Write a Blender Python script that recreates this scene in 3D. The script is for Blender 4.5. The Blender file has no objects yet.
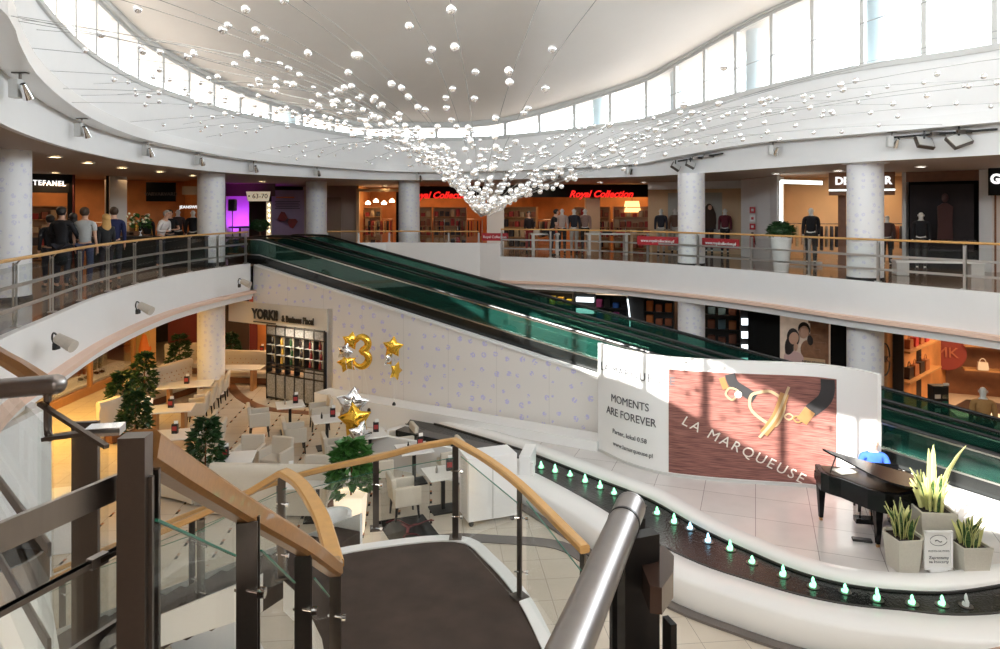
import bpy, bmesh, math, random
from mathutils import Vector, Matrix
random.seed(7)
PI=math.pi; F=700.0; EYE=1.75
LOW=-4.2; STG=-3.75
C=bpy.context.scene.collection
def P(px,py,Y): return Vector(((px-500)/F*Y, Y, EYE-(py-210)/F*Y))
def K(px,py,z):
    Y=(EYE-z)*F/(py-210); return Vector(((px-500)/F*Y,Y,z))
def V(*a): return Vector(a)
# ------------------------------------------------------------------ materials
M={}
def mat(n,c,r=.5,m=0.,e=None,es=0.,noise=0.,ns=8.,bump=0.,bs=60.,coat=0.,spec=None,stretch=None):
    if n in M: return M[n]
    x=bpy.data.materials.new(n); x.use_nodes=True; nt=x.node_tree; b=nt.nodes['Principled BSDF']
    b.inputs['Base Color'].default_value=(*c,1); b.inputs['Roughness'].default_value=r; b.inputs['Metallic'].default_value=m
    if coat: b.inputs['Coat Weight'].default_value=coat
    if spec is not None: b.inputs['Specular IOR Level'].default_value=spec
    if e: b.inputs['Emission Color'].default_value=(*e,1); b.inputs['Emission Strength'].default_value=es
    tc=None
    if noise or bump:
        tc=nt.nodes.new('ShaderNodeTexCoord'); mp=nt.nodes.new('ShaderNodeMapping')
        nt.links.new(tc.outputs['Object'],mp.inputs[0])
        if stretch: mp.inputs['Scale'].default_value=stretch
    if noise:
        t=nt.nodes.new('ShaderNodeTexNoise'); t.inputs['Scale'].default_value=ns; t.inputs['Detail'].default_value=5
        nt.links.new(mp.outputs[0],t.inputs['Vector'])
        mx=nt.nodes.new('ShaderNodeMix'); mx.data_type='RGBA'
        mx.inputs['A'].default_value=(*[v*(1-noise) for v in c],1); mx.inputs['B'].default_value=(*[min(1,v*(1+noise)) for v in c],1)
        nt.links.new(t.outputs['Fac'],mx.inputs['Factor']); nt.links.new(mx.outputs['Result'],b.inputs['Base Color'])
    if bump:
        t=nt.nodes.new('ShaderNodeTexNoise'); t.inputs['Scale'].default_value=bs; nt.links.new(mp.outputs[0],t.inputs['Vector'])
        bp=nt.nodes.new('ShaderNodeBump'); bp.inputs['Strength'].default_value=bump; bp.inputs['Distance'].default_value=.02
        nt.links.new(t.outputs['Fac'],bp.inputs['Height']); nt.links.new(bp.outputs[0],b.inputs['Normal'])
    M[n]=x; return x
def glass(n,tint,refl=.12,rough=.02,diff=None):
    x=bpy.data.materials.new(n); x.use_nodes=True; nt=x.node_tree; nt.nodes.clear()
    o=nt.nodes.new('ShaderNodeOutputMaterial'); mx=nt.nodes.new('ShaderNodeMixShader')
    t=nt.nodes.new('ShaderNodeBsdfTransparent'); t.inputs[0].default_value=(*tint,1)
    g=nt.nodes.new('ShaderNodeBsdfGlossy'); g.inputs['Roughness'].default_value=rough
    f=nt.nodes.new('ShaderNodeLayerWeight'); f.inputs[0].default_value=.35
    mm=nt.nodes.new('ShaderNodeMath'); mm.operation='MULTIPLY_ADD'; mm.inputs[1].default_value=(.14 if refl<.05 else .5); mm.inputs[2].default_value=refl*.4
    nt.links.new(f.outputs['Fresnel'],mm.inputs[0]); last=g
    if diff:
        df=nt.nodes.new('ShaderNodeBsdfDiffuse'); df.inputs[0].default_value=(*diff,1); m3=nt.nodes.new('ShaderNodeMixShader'); m3.inputs[0].default_value=.3; nt.links.new(t.outputs[0],m3.inputs[1]); nt.links.new(df.outputs[0],m3.inputs[2]); t=m3
    nt.links.new(mm.outputs[0],mx.inputs[0]); nt.links.new(t.outputs[0],mx.inputs[1]); nt.links.new(g.outputs[0],mx.inputs[2])
    nt.links.new(mx.outputs[0],o.inputs[0]); M[n]=x; return x
def spot_mat(n,base,spot,scale,size,r=.45,wall=True,lines=0,ang=-.5155):
    """small scattered printed blossoms on a plain panel"""
    x=bpy.data.materials.new(n); x.use_nodes=True; nt=x.node_tree; b=nt.nodes['Principled BSDF']; b.inputs['Roughness'].default_value=r
    N=lambda t:nt.nodes.new(t); L=nt.links.new
    tc=N('ShaderNodeTexCoord')
    if wall:
        mp=N('ShaderNodeMapping'); mp.vector_type='POINT'; mp.inputs['Rotation'].default_value=(0,0,-ang); L(tc.outputs['Object'],mp.inputs[0])
        sp=N('ShaderNodeSeparateXYZ'); L(mp.outputs[0],sp.inputs[0]); u=sp.outputs[0]; v=sp.outputs[2]
    else:
        sp=N('ShaderNodeSeparateXYZ'); L(tc.outputs['Object'],sp.inputs[0])
        at=N('ShaderNodeMath'); at.operation='ARCTAN2'; L(sp.outputs[1],at.inputs[0]); L(sp.outputs[0],at.inputs[1])
        ml=N('ShaderNodeMath'); ml.operation='MULTIPLY'; ml.inputs[1].default_value=.42; L(at.outputs[0],ml.inputs[0]); u=ml.outputs[0]; v=sp.outputs[2]
    cb=N('ShaderNodeCombineXYZ'); L(u,cb.inputs[0]); L(v,cb.inputs[1])
    vo=N('ShaderNodeTexVoronoi'); vo.voronoi_dimensions='2D'; vo.inputs['Scale'].default_value=scale; vo.inputs['Randomness'].default_value=.75; L(cb.outputs[0],vo.inputs['Vector'])
    no=N('ShaderNodeTexNoise'); no.inputs['Scale'].default_value=scale*7; no.inputs['Detail'].default_value=1; L(cb.outputs[0],no.inputs['Vector'])
    # radius varies per cell
    sc=N('ShaderNodeSeparateColor'); L(vo.outputs['Color'],sc.inputs[0])
    rr=N('ShaderNodeMath'); rr.operation='MULTIPLY_ADD'; rr.inputs[1].default_value=size*.8; rr.inputs[2].default_value=size*.55; L(sc.outputs[0],rr.inputs[0])
    lt=N('ShaderNodeMath'); lt.operation='LESS_THAN'; L(vo.outputs['Distance'],lt.inputs[0]); L(rr.outputs[0],lt.inputs[1])
    gt=N('ShaderNodeMath'); gt.operation='GREATER_THAN'; gt.inputs[1].default_value=.46; L(no.outputs['Fac'],gt.inputs[0])
    mu=N('ShaderNodeMath'); mu.operation='MULTIPLY'; L(lt.outputs[0],mu.inputs[0]); L(gt.outputs[0],mu.inputs[1])
    mx=N('ShaderNodeMix'); mx.data_type='RGBA'; mx.inputs['A'].default_value=(*base,1); mx.inputs['B'].default_value=(*spot,1); L(mu.outputs[0],mx.inputs['Factor'])
    out=mx.outputs['Result']
    if lines:
        w=N('ShaderNodeMath'); w.operation='MULTIPLY'; w.inputs[1].default_value=1/lines; L(u,w.inputs[0])
        fr=N('ShaderNodeMath'); fr.operation='FRACT'; L(w.outputs[0],fr.inputs[0])
        l2=N('ShaderNodeMath'); l2.operation='LESS_THAN'; l2.inputs[1].default_value=.006; L(fr.outputs[0],l2.inputs[0])
        m2=N('ShaderNodeMix'); m2.data_type='RGBA'; L(out,m2.inputs['A']); m2.inputs['B'].default_value=(*[c*.75 for c in base],1); L(l2.outputs[0],m2.inputs['Factor']); out=m2.outputs['Result']
    L(out,b.inputs['Base Color']); M[n]=x; return x
def tile_mat(n,c,grout,size,rot=0.,r=.25,gw=.02,dashes=False):
    x=bpy.data.materials.new(n); x.use_nodes=True; nt=x.node_tree; b=nt.nodes['Principled BSDF']; b.inputs['Roughness'].default_value=r
    N=lambda t:nt.nodes.new(t); L=nt.links.new
    tc=N('ShaderNodeTexCoord'); mp=N('ShaderNodeMapping'); mp.inputs['Rotation'].default_value=(0,0,rot); L(tc.outputs['Object'],mp.inputs[0])
    br=N('ShaderNodeTexBrick'); br.offset=0; br.inputs['Scale'].default_value=1/size; br.inputs['Brick Width'].default_value=1; br.inputs['Row Height'].default_value=1
    br.inputs['Mortar Size'].default_value=gw/size/2; br.inputs['Mortar Smooth'].default_value=.3; br.inputs['Bias'].default_value=0
    br.inputs['Color1'].default_value=(*c,1); br.inputs['Color2'].default_value=(*[v*.95 for v in c],1); br.inputs['Mortar'].default_value=(*grout,1)
    L(mp.outputs[0],br.inputs['Vector']); out=br.outputs['Color']
    no=N('ShaderNodeTexNoise'); no.inputs['Scale'].default_value=2.5; no.inputs['Detail'].default_value=6; L(tc.outputs['Object'],no.inputs['Vector'])
    m0=N('ShaderNodeMix'); m0.data_type='RGBA'; m0.blend_type='MULTIPLY'; m0.inputs['Factor'].default_value=.18; L(out,m0.inputs['A']); L(no.outputs['Fac'],m0.inputs['B']); out=m0.outputs['Result']
    if dashes:
        sp=N('ShaderNodeSeparateXYZ'); L(mp.outputs[0],sp.inputs[0])
        def fr(s,period):
            a=N('ShaderNodeMath'); a.operation='DIVIDE'; a.inputs[1].default_value=period; L(s,a.inputs[0])
            f=N('ShaderNodeMath'); f.operation='FRACT'; L(a.outputs[0],f.inputs[0]); return f.outputs[0]
        def lt(s,v):
            a=N('ShaderNodeMath'); a.operation='LESS_THAN'; a.inputs[1].default_value=v; L(s,a.inputs[0]); return a.outputs[0]
        def mul(a,b_):
            q=N('ShaderNodeMath'); q.operation='MULTIPLY'; L(a,q.inputs[0]); L(b_,q.inputs[1]); return q.outputs[0]
        band=lt(fr(sp.outputs[0],.62),.075); blk=lt(fr(sp.outputs[1],.46),.45)
        sp2=N('ShaderNodeSeparateXYZ'); L(tc.outputs['Object'],sp2.inputs[0])
        reg=mul(lt(sp2.outputs[0],-.75),lt(sp2.outputs[1],22.))
        nd=N('ShaderNodeMath'); nd.operation='GREATER_THAN'; nd.inputs[1].default_value=11.7; L(sp2.outputs[1],nd.inputs[0])
        xl=N('ShaderNodeMath'); xl.operation='GREATER_THAN'; xl.inputs[1].default_value=-8.9; L(sp2.outputs[0],xl.inputs[0])
        reg=mul(mul(reg,nd.outputs[0]),xl.outputs[0])
        f2=lt(fr(sp.outputs[1],.23),.5)
        col=N('ShaderNodeMix'); col.data_type='RGBA'; col.inputs['A'].default_value=(.42,.19,.1,1); col.inputs['B'].default_value=(.03,.025,.02,1); L(f2,col.inputs['Factor'])
        m3=N('ShaderNodeMix'); m3.data_type='RGBA'; L(mul(mul(band,blk),reg),m3.inputs['Factor']); L(out,m3.inputs['A']); L(col.outputs['Result'],m3.inputs['B']); out=m3.outputs['Result']
    L(out,b.inputs['Base Color']); M[n]=x; return x
mat('white',(.88,.88,.875),.55,noise=.02,ns=3)
mat('white_gloss',(.88,.88,.87),.25)
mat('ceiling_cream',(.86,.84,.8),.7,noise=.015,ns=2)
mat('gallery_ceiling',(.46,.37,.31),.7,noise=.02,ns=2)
mat('pink_trim',(.86,.62,.5),.5)
mat('frame_grey',(.62,.62,.6),.4)
mat('steel',(.42,.41,.39),.28,m=1,noise=.05,ns=120,stretch=(1,1,.05))
mat('steel_dark',(.17,.15,.135),.33,m=.9,noise=.06,ns=80)
mat('chrome',(.8,.8,.8),.08,m=1)
mat('steel_brushed',(.36,.34,.33),.33,m=1,noise=.12,ns=30,stretch=(1,1,.1))
mat('rail_steel',(.62,.61,.59),.3,m=.9)
mat('wood',(.4,.19,.06),.32,noise=.22,ns=9,stretch=(1,6,6),bump=.05,bs=50,coat=.3)
mat('wood_light',(.66,.37,.12),.3,noise=.16,ns=14,stretch=(1,1,4),coat=.4)
mat('carpet',(.066,.046,.036),.95,noise=.6,ns=3,bump=.5,bs=300)
mat('black',(.012,.012,.012),.4); mat('black_gloss',(.005,.005,.006),.22,spec=.35)
mat('rubber',(.01,.01,.01),.35)
mat('granite',(.16,.14,.13),.12,noise=.2,ns=60)
mat('gallery_floor',(.3,.22,.17),.1,noise=.15,ns=20)
mat('water',(.006,.007,.007),.12,bump=.35,bs=26,noise=.3,ns=6,spec=.3)
mat('mat_black',(.012,.011,.011),.95,spec=.05); mat('wood_dark',(.07,.04,.03),.15,coat=.6)
mat('basin',(.03,.028,.026),.5,noise=.4,ns=20)
glass('glass_clear',(.975,.988,.982),.03)
glass('glass_green',(.42,.68,.6),.15,diff=(.02,.1,.08))
glass('window_glass',(.96,.98,.98),.08)
spot_mat('lilac_wall',(.8,.77,.74),(.6,.58,.84),2.7,.155,lines=1.5)
spot_mat('lilac_column',(.88,.88,.89),(.74,.74,.86),5.0,.2,wall=False)
tile_mat('tile_floor',(.72,.64,.53),(.3,.26,.22),.62,rot=-.1,gw=.008,r=.22,dashes=True)
tile_mat('tile_stage',(.76,.73,.71),(.3,.28,.27),.95,rot=.35,gw=.012,r=.2)
# ------------------------------------------------------------------ mesh builder
class MB:
    def __init__(s): s.bm=bmesh.new(); s.sm=False
    def box(s,c,d,rz=0,bev=0,seg=2,rot=None,mi=0):
        b=bmesh.new(); bmesh.ops.create_cube(b,size=1)
        bmesh.ops.scale(b,vec=d,verts=b.verts)
        if bev: bmesh.ops.bevel(b,geom=b.edges[:],offset=min(bev,min(d)*.49),segments=seg,affect='EDGES',profile=.5)
        R=rot if rot else Matrix.Rotation(rz,3,'Z')
        s.add(b,Matrix.Translation(Vector(c))@R.to_4x4()); return s
    def add(s,b,T):
        mp=[s.bm.verts.new(T@v.co) for v in b.verts]
        b.verts.index_update()
        for f in b.faces:
            try: s.bm.faces.new([mp[v.index] for v in f.verts])
            except ValueError: pass
        b.free()
    def quad(s,*p):
        s.bm.faces.new([s.bm.verts.new(Vector(q)) for q in p]); return s
    def rings(s,rs,cap=True,closed=True):
        vs=[[s.bm.verts.new(q) for q in r] for r in rs]; n=len(rs[0])
        for a,b in zip(vs,vs[1:]):
            for i in range(n if closed else n-1):
                j=(i+1)%n; s.bm.faces.new((a[i],a[j],b[j],b[i]))
        if cap and closed:
            s.bm.faces.new(list(reversed(vs[0]))); s.bm.faces.new(vs[-1])
        return s
    def cyl(s,p0,p1,r0,r1=None,n=12,cap=True):
        r1=r0 if r1 is None else r1; p0=Vector(p0); p1=Vector(p1); d=(p1-p0).normalized()
        a=d.orthogonal().normalized(); b=d.cross(a)
        s.rings([[p+(a*math.cos(t)+b*math.sin(t))*r for t in [2*PI*i/n for i in range(n)]] for p,r in ((p0,r0),(p1,r1))],cap); return s
    def lathe(s,c,prof,n=24,cap=True):
        c=Vector(c)
        s.rings([[c+V(r*math.cos(2*PI*i/n),r*math.sin(2*PI*i/n),z) for i in range(n)] for r,z in prof],cap); return s
    def sphere(s,c,r,n=12,m=8,sc=(1,1,1),R=None):
        c=Vector(c); rs=[]
        for k in range(m+1):
            a=-PI/2+PI*k/m; rr=max(math.cos(a),.02)
            ring=[V(r*sc[0]*rr*math.cos(2*PI*i/n),r*sc[1]*rr*math.sin(2*PI*i/n),r*sc[2]*math.sin(a)) for i in range(n)]
            rs.append([c+(R@q if R else q) for q in ring])
        s.rings(rs); return s
    def sweep(s,path,prof,up=V(0,0,1),closed=False,cap=True):
        """prof: list of (side,up) offsets; path: vectors"""
        n=len(path); rs=[]
        for i,p in enumerate(path):
            a=path[(i-1)%n] if (closed or i>0) else path[i]; b=path[(i+1)%n] if (closed or i<n-1) else path[i]
            t=(b-a).normalized(); sd=t.cross(up).normalized(); u=sd.cross(t).normalized()
            rs.append([p+sd*x+u*y for x,y in prof])
        if closed: rs.append(rs[0])
        s.rings(rs,cap and not closed); return s
    def tube(s,path,r,n=10,cap=True,closed=False):
        return s.sweep(path,[(r*math.cos(2*PI*i/n),r*math.sin(2*PI*i/n)) for i in range(n)],cap=cap,closed=closed)
    def prism(s,pts,z0,z1):
        """pts: 2D polygon -> vertical prism"""
        a=[s.bm.verts.new((p[0],p[1],z0)) for p in pts]; b=[s.bm.verts.new((p[0],p[1],z1)) for p in pts]; n=len(pts)
        s.bm.faces.new(list(reversed(a))); s.bm.faces.new(b)
        for i in range(n): j=(i+1)%n; s.bm.faces.new((a[i],a[j],b[j],b[i]))
        return s
    def wallpanel(s,path,z0s,z1s,th=.1,side=1):
        """vertical ribbon of real thickness along a 2D path; z0s/z1s per point"""
        n=len(path); rs=[]
        for i,p in enumerate(path):
            a=path[max(i-1,0)]; b=path[min(i+1,n-1)]; d=V(b[0]-a[0],b[1]-a[1],0).normalized(); o=V(d.y,-d.x,0)*th*side
            z0=z0s[i] if hasattr(z0s,'__len__') else z0s; z1=z1s[i] if hasattr(z1s,'__len__') else z1s
            q=V(p[0],p[1],0)
            rs.append([q+V(0,0,z0),q+V(0,0,z1),q+o+V(0,0,z1),q+o+V(0,0,z0)])
        s.rings(rs); return s
    def build(s,name,m,parent=None,smooth=False,auto=None,recalc=True):
        if recalc: bmesh.ops.recalc_face_normals(s.bm,faces=s.bm.faces)
        me=bpy.data.meshes.new(name)
        o=bpy.data.objects.new(name,me); C.objects.link(o)
        if parent is None:
            vs=s.bm.verts
            if len(vs):
                xs=[v.co.x for v in vs]; ys=[v.co.y for v in vs]; zs=[v.co.z for v in vs]
                off=V((min(xs)+max(xs))/2,(min(ys)+max(ys))/2,min(zs))
            else: off=V(0,0,0)
            if name in KEEP0: off=V(0,0,0)
            o.location=off
        else:
            off=V(0,0,0); q=parent
            while q: off=off+q.location; q=q.parent
            o.parent=parent
        bmesh.ops.translate(s.bm,vec=-off,verts=s.bm.verts)
        if smooth:
            for f in s.bm.faces: f.smooth=True
        s.bm.to_mesh(me); s.bm.free()
        if smooth:
            try:
                me.set_sharp_from_angle(angle=math.radians(auto or 40))
            except Exception: pass
        if m is not None: me.materials.append(M[m] if isinstance(m,str) else m)
        return o
KEEP0={'parapet_x','floor','wall_escalator','wall_walkway','stage_floor','floor_stage'}
def tag(o,label,cat,group=None,kind=None):
    o['label']=label; o['category']=cat
    if group: o['group']=group
    if kind: o['kind']=kind
    return o
def struct(o): o['kind']='structure'; return o
def thing(name,loc,label,cat,group=None):
    o=bpy.data.objects.new(name,None); C.objects.link(o); o.location=Vector(loc); o.empty_display_size=.1
    return tag(o,label,cat,group)
def dup(root,loc,rz=0,label=None,group=None,sc=1):
    r=root.copy(); C.objects.link(r); r.location=Vector(loc); r.rotation_euler=(0,0,rz); r.scale=(sc,)*3
    if label: r['label']=label
    if group: r['group']=group
    for ch in list(root.children):
        c=ch.copy(); C.objects.link(c); c.parent=r
        for g in list(ch.children):
            d=g.copy(); C.objects.link(d); d.parent=c
    return r
def place(root,loc,rz=0,sc=1): root.location=Vector(loc); root.rotation_euler=(0,0,rz); root.scale=(sc,)*3; return root
def rp(w,h): return [(-w/2,-h/2),(w/2,-h/2),(w/2,h/2),(-w/2,h/2)]
def rrp(w,h,b=.3):
    x=w/2;y=h/2;k=min(w,h)*b
    return [(-x+k,-y),(x-k,-y),(x,-y+k),(x,y-k),(x-k,y),(-x+k,y),(-x,y-k),(-x,-y+k)]
def cr(pts,n=6,closed=False):
    """Catmull-Rom through points (any dimension lists)"""
    N=len(pts); out=[]
    g=lambda i: pts[i%N] if closed else pts[max(0,min(N-1,i))]
    for i in range(N if closed else N-1):
        p0,p1,p2,p3=g(i-1),g(i),g(i+1),g(i+2)
        for k in range(n):
            t=k/n
            out.append([.5*((2*b)+(-a+c)*t+(2*a-5*b+4*c-d)*t*t+(-a+3*b-3*c+d)*t**3) for a,b,c,d in zip(p0,p1,p2,p3)])
    if not closed: out.append(list(pts[-1]))
    return out
def resample(path,step):
    L=[0]
    for a,b in zip(path,path[1:]): L.append(L[-1]+(Vector(b)-Vector(a)).length)
    n=max(1,round(L[-1]/step)); out=[]; j=0
    for k in range(n+1):
        s=L[-1]*k/n
        while j<len(L)-2 and L[j+1]<s: j+=1
        d=L[j+1]-L[j]; t=0 if d==0 else (s-L[j])/d
        out.append([a+(b-a)*t for a,b in zip(path[j],path[j+1])])
    return out
def resample_closed(path,step):
    q=path+[path[0]]; L=sum(math.hypot(b[0]-a[0],b[1]-a[1]) for a,b in zip(q,q[1:])); n=2*round(L/step/2)
    out=[];j=0;acc=0
    for k in range(n):
        s=L*k/n
        while True:
            d=math.hypot(q[j+1][0]-q[j][0],q[j+1][1]-q[j][1])
            if acc+d>=s: break
            acc+=d; j+=1
        t=(s-acc)/d; out.append([a+(b-a)*t for a,b in zip(q[j],q[j+1])])
    return out
def text_bm(txt,size,depth=.02,shear=0,sx=1.,space=1.,bold=0):
    cu=bpy.data.curves.new('t','FONT'); cu.body=txt; cu.size=size; cu.extrude=depth/2; cu.shear=shear; cu.align_x='CENTER'; cu.align_y='CENTER'; cu.space_character=space; cu.offset=bold; cu.resolution_u=3
    ob=bpy.data.objects.new('t',cu); C.objects.link(ob); dg=bpy.context.evaluated_depsgraph_get()
    me=ob.evaluated_get(dg).to_mesh(); b=bmesh.new(); b.from_mesh(me); ob.evaluated_get(dg).to_mesh_clear()
    bpy.data.objects.remove(ob); bpy.data.curves.remove(cu)
    if sx!=1: bmesh.ops.scale(b,vec=(sx,1,1),verts=b.verts)
    return b
def text(name,txt,size,m,loc,ax,parent=None,depth=.02,up=V(0,0,1),**k):
    """ax: world direction of reading"""
    ax=Vector(ax).normalized(); up=(up-ax*up.dot(ax)).normalized(); nz=ax.cross(up)
    T=Matrix((( ax.x,up.x,nz.x,loc[0]),(ax.y,up.y,nz.y,loc[1]),(ax.z,up.z,nz.z,loc[2]),(0,0,0,1)))
    b=MB(); b.add(text_bm(txt,size,depth,**k),T); return b.build(name,m,parent,recalc=False)
# ================================================================== SHELL
# opening edge of the upper gallery (x,y)
edge=[(-7.95,22.3),(-7.9,22.75),(-6.15,25.75),(-4.3,26.3),(-.75,25.9),(0,25.5),(3.1,24.1),(5.6,21.6),(7.2,19.4),(8.45,17.05),(10.2,14.2),(12,10.3),(12.2,6),(9.5,2.8),(5,1.25),(2,.98),(.42,1.02)]
edgeL=[(-1.5,2.3),(-2.15,2.95),(-4,5),(-5.6,7.3),(-6.5,9.07),(-7.05,10.9),(-7.9,14),(-8.4,17.5),(-8.3,20.2),(-7.95,22.3)]
CEN=(1.5,13.5)
def outer(p,R=26):
    d=Vector((p[0]-CEN[0],p[1]-CEN[1])); d.normalize(); return (CEN[0]+d.x*R,CEN[1]+d.y*R)
e1=[edge[0],edge[1],edge[2],edge[3],edge[4],edge[5]]+cr(edge[5:],5)[1:]
e2=cr(edgeL,5)
# upper floor slab: ring from opening edge to outer boundary
stairgap=[(.42,1.02),(.35,1.3),(-1.35,2.0),(-1.5,2.3)]
loop=e1+[list(q) for q in stairgap[1:-1]]+e2[:-1]
def slab(name,m,loop,z0,z1,R=26):
    b=MB(); n=len(loop); rs=[]
    for p in loop:
        o=outer(p,R); dd=Vector((p[0]-CEN[0],p[1]-CEN[1])).normalized()*.06; p=(p[0]+dd.x,p[1]+dd.y); rs.append([V(p[0],p[1],z0),V(p[0],p[1],z1),V(o[0],o[1],z1),V(o[0],o[1],z0)])
    rs.append(rs[0]); vs=b.rings(rs,cap=False); return b.build(name,m)
struct(slab('floor_upper','gallery_floor',loop,-.06,0))
struct(slab('ceiling_lower','ceiling_cream',loop,-1.03,-.86))
def insetpath(path,d):
    out=[]; n=len(path)
    for i,p in enumerate(path):
        a=path[max(0,i-1)]; b=path[min(n-1,i+1)]; t=Vector((b[0]-a[0],b[1]-a[1])); t.normalize()
        out.append([p[0]+t.y*d,p[1]-t.x*d])
    return out
# fascia of the gallery (white), with a pink cove lip and a set-back lower band
def fascia(nm,path):
    b=MB(); b.wallpanel(path,-.84,.05,.12,-1); struct(b.build(nm,'white',smooth=True))
    b=MB(); b.sweep([V(p[0],p[1],-.845) for p in insetpath(path,.1)],rp(.22,.09)); struct(b.build('trim_1' if nm=='wall_fascia' else 'trim_2','pink_trim',smooth=True))
    b=MB(); b.wallpanel(insetpath(path,.05),-1.08,-.86,.14,-1); struct(b.build(nm+'_lip','white',smooth=True))
eR=[p for p in e1[5:]]
fascia('wall_fascia',eR)
fascia('wall_gallery',e2)
b=MB(); b.wallpanel(e1[2:6],-1.05,.53,.12,-1); struct(b.build('wall_parapet','white'))
# floors
b=MB(); b.quad((-26,-14,LOW),(28,-14,LOW),(28,40,LOW),(-26,40,LOW)); fl=struct(b.build('floor','tile_floor'))
# gallery ceiling (upper) with opening, and roof
ringpx=[(0,6.5,195,0,0),(15,8,163,0,0),(37,9.8,130,210,0),(75,12.2,100,168,0),(112,14.5,81,142,0),(162,17.5,66,118,0),(250,22,50,92,0),(350,25.5,41,74,0),(410,26.5,38,70,0),(500,26,39,72,0),(625,24,45,86,0),(675,22.3,53,100,0),(750,19.4,66,117,0),(850,16.6,75,140,0),(1000,14.2,88,162,0)]
zr=[1.81,1.86,1.82,1.74,1.68,1.65,1.57,1.49,1.44,1.45,1.54,1.69,1.83,1.78,1.785]
zs=[2.94,2.94,2.94,2.93,2.94,2.95,2.89,2.70,2.65,2.67,2.95,3.12,3.24,3.30,3.29]
zt=[4.6,4.5,4.4,4.27,4.2,4.02,3.68,3.18,3.25,3.34,4.3,4.75,5.3,5.6,5.9]
ring=[]
for (px,Y,a,_,_),r,s_,t in zip(ringpx,zr,zs,zt): ring.append([(px-500)/F*Y,Y,r+EYE,s_+EYE,t+EYE])
ring+=[[12,10.5,3.55,5.05,7.8],[12.1,6,3.55,5.05,7.9],[9.3,2.6,3.55,5.05,7.8],[5,.95,3.55,5.0,7.4],[1.5,.5,3.55,4.9,7.0],[-1.6,1.7,3.55,4.75,6.7],[-3.6,4.2,3.55,4.7,6.45]]
rg=resample_closed(cr(ring,12,closed=True),.66); NR=len(rg)
def roff(i,d):
    a=rg[(i-1)%NR]; b=rg[(i+1)%NR]; t=Vector((b[0]-a[0],b[1]-a[1])); t.normalize()
    return V(rg[i][0]-t.y*d,rg[i][1]+t.x*d,0)   # d>0 outwards (clockwise loop)
def rprof(name,m,fn,mtn=None):
    b=MB(); rs=[]
    for i in range(NR): rs.append([roff(i,d)+V(0,0,z) for d,z in fn(rg[i])])
    rs.append(rs[0]); b.rings(rs,cap=False); o=b.build(name,m,smooth=True); return struct(o)
rprof('wall_bulkhead','white',lambda g:[(0,g[2]+.22),(0,g[3]),(.35,g[3]),(.35,g[2]+.22)])
rprof('trim_3','white_gloss',lambda g:[(-.06,g[2]),(-.06,g[2]+.25),(.3,g[2]+.25),(.3,g[2])])
rprof('trim_4','frame_grey',lambda g:[(-.05,g[3]-.04),(-.05,g[3]+.05),(.4,g[3]+.05),(.4,g[3]-.04)])
rprof('trim_5','frame_grey',lambda g:[(-.02,g[4]-.06),(-.02,g[4]+.08),(.2,g[4]+.08),(.2,g[4]-.06)])
# recessed soffit behind the bulkhead, band down to the gallery ceiling, gallery ceiling
CZ=2.9
b=MB(); rs=[]
for i in range(NR):
    g=rg[i]; o=outer(g,26); q=roff(i,.34); q2=roff(i,.44)
    rs.append([roff(i,.25)+V(0,0,g[2]+.06),q+V(0,0,g[2]+.02),q+V(0,0,CZ),q2+V(0,0,CZ)])
rs.append(rs[0]); b.rings(rs,cap=False,closed=False); struct(b.build('wall_band','white',smooth=True))
b=MB(); rs=[]
for i in range(NR):
    o=outer(rg[i],26); q=roff(i,.42); rs.append([q+V(0,0,CZ+.004),V(o[0],o[1],CZ),V(o[0],o[1],CZ+.5),q+V(0,0,CZ+.5)])
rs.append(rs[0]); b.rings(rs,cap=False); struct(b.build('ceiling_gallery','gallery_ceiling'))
# atrium roof: shallow dished disc
b=MB(); c=V(1,13.5,0); zc=4.75+EYE; rs=[]
for t in (1.06,.93,.75,.5,.25,.02):
    rs.append([V(c.x+(g[0]-c.x)*t,c.y+(g[1]-c.y)*t,zc+(g[4]-zc)*min(1,t)+.03) for g in rg])
b.rings(rs,cap=False); b.bm.faces.new(b.bm.verts[-NR:]) if False else None
struct(b.build('ceiling','ceiling_cream',smooth=True))
b=MB(); rs=[]
for t in (1.1,.02): rs.append([V(c.x+(g[0]-c.x)*t,c.y+(g[1]-c.y)*t,zc+(g[4]-zc)*min(1,t)+.35) for g in rg])
b.rings(rs,cap=False); struct(b.build('roof','ceiling_cream'))
# clerestory windows: one bay between mullions
step=2
k=0
for i in range(0,NR,step):
    k+=1; j=(i+step)%NR
    fr=MB(); n=step
    a=roff(i,.12); z0=rg[i][3]; z1=rg[i][4]
    d=(roff(i,1)-roff(i,0)).normalized()
    ang=math.atan2(d.y,d.x)
    fr.box(a+V(0,0,(z0+z1)/2),(.14,.11,z1-z0),rz=ang)
    w=fr.build('window_%d'%k,'frame_grey'); struct(w)
    gl=MB(); rs=[]
    for q in range(i,i+step+1):
        q%=NR; p=roff(q,.12); rs.append([p+V(0,0,rg[q][3]+.04),p+V(0,0,rg[q][4]-.05)])
    gl.rings(rs,cap=False,closed=False); gl.build('pane','window_glass',w,recalc=False)
    r=MB()
    for zz in (3,4):
        pp=[]
        for q in range(i,i+step+1):
            q%=NR; p=roff(q,.10); pp.append(p+V(0,0,rg[q][zz]+(.07 if zz==3 else -.09)))
        r.sweep(pp,rp(.08,.1))
    r.build('window_rail','frame_grey',w)
b=MB(); far=[i for i in range(NR) if rg[i][1]>13.5 or (rg[i][0]<-6 and rg[i][1]>10)]
far=sorted(far); rs=[]
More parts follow.
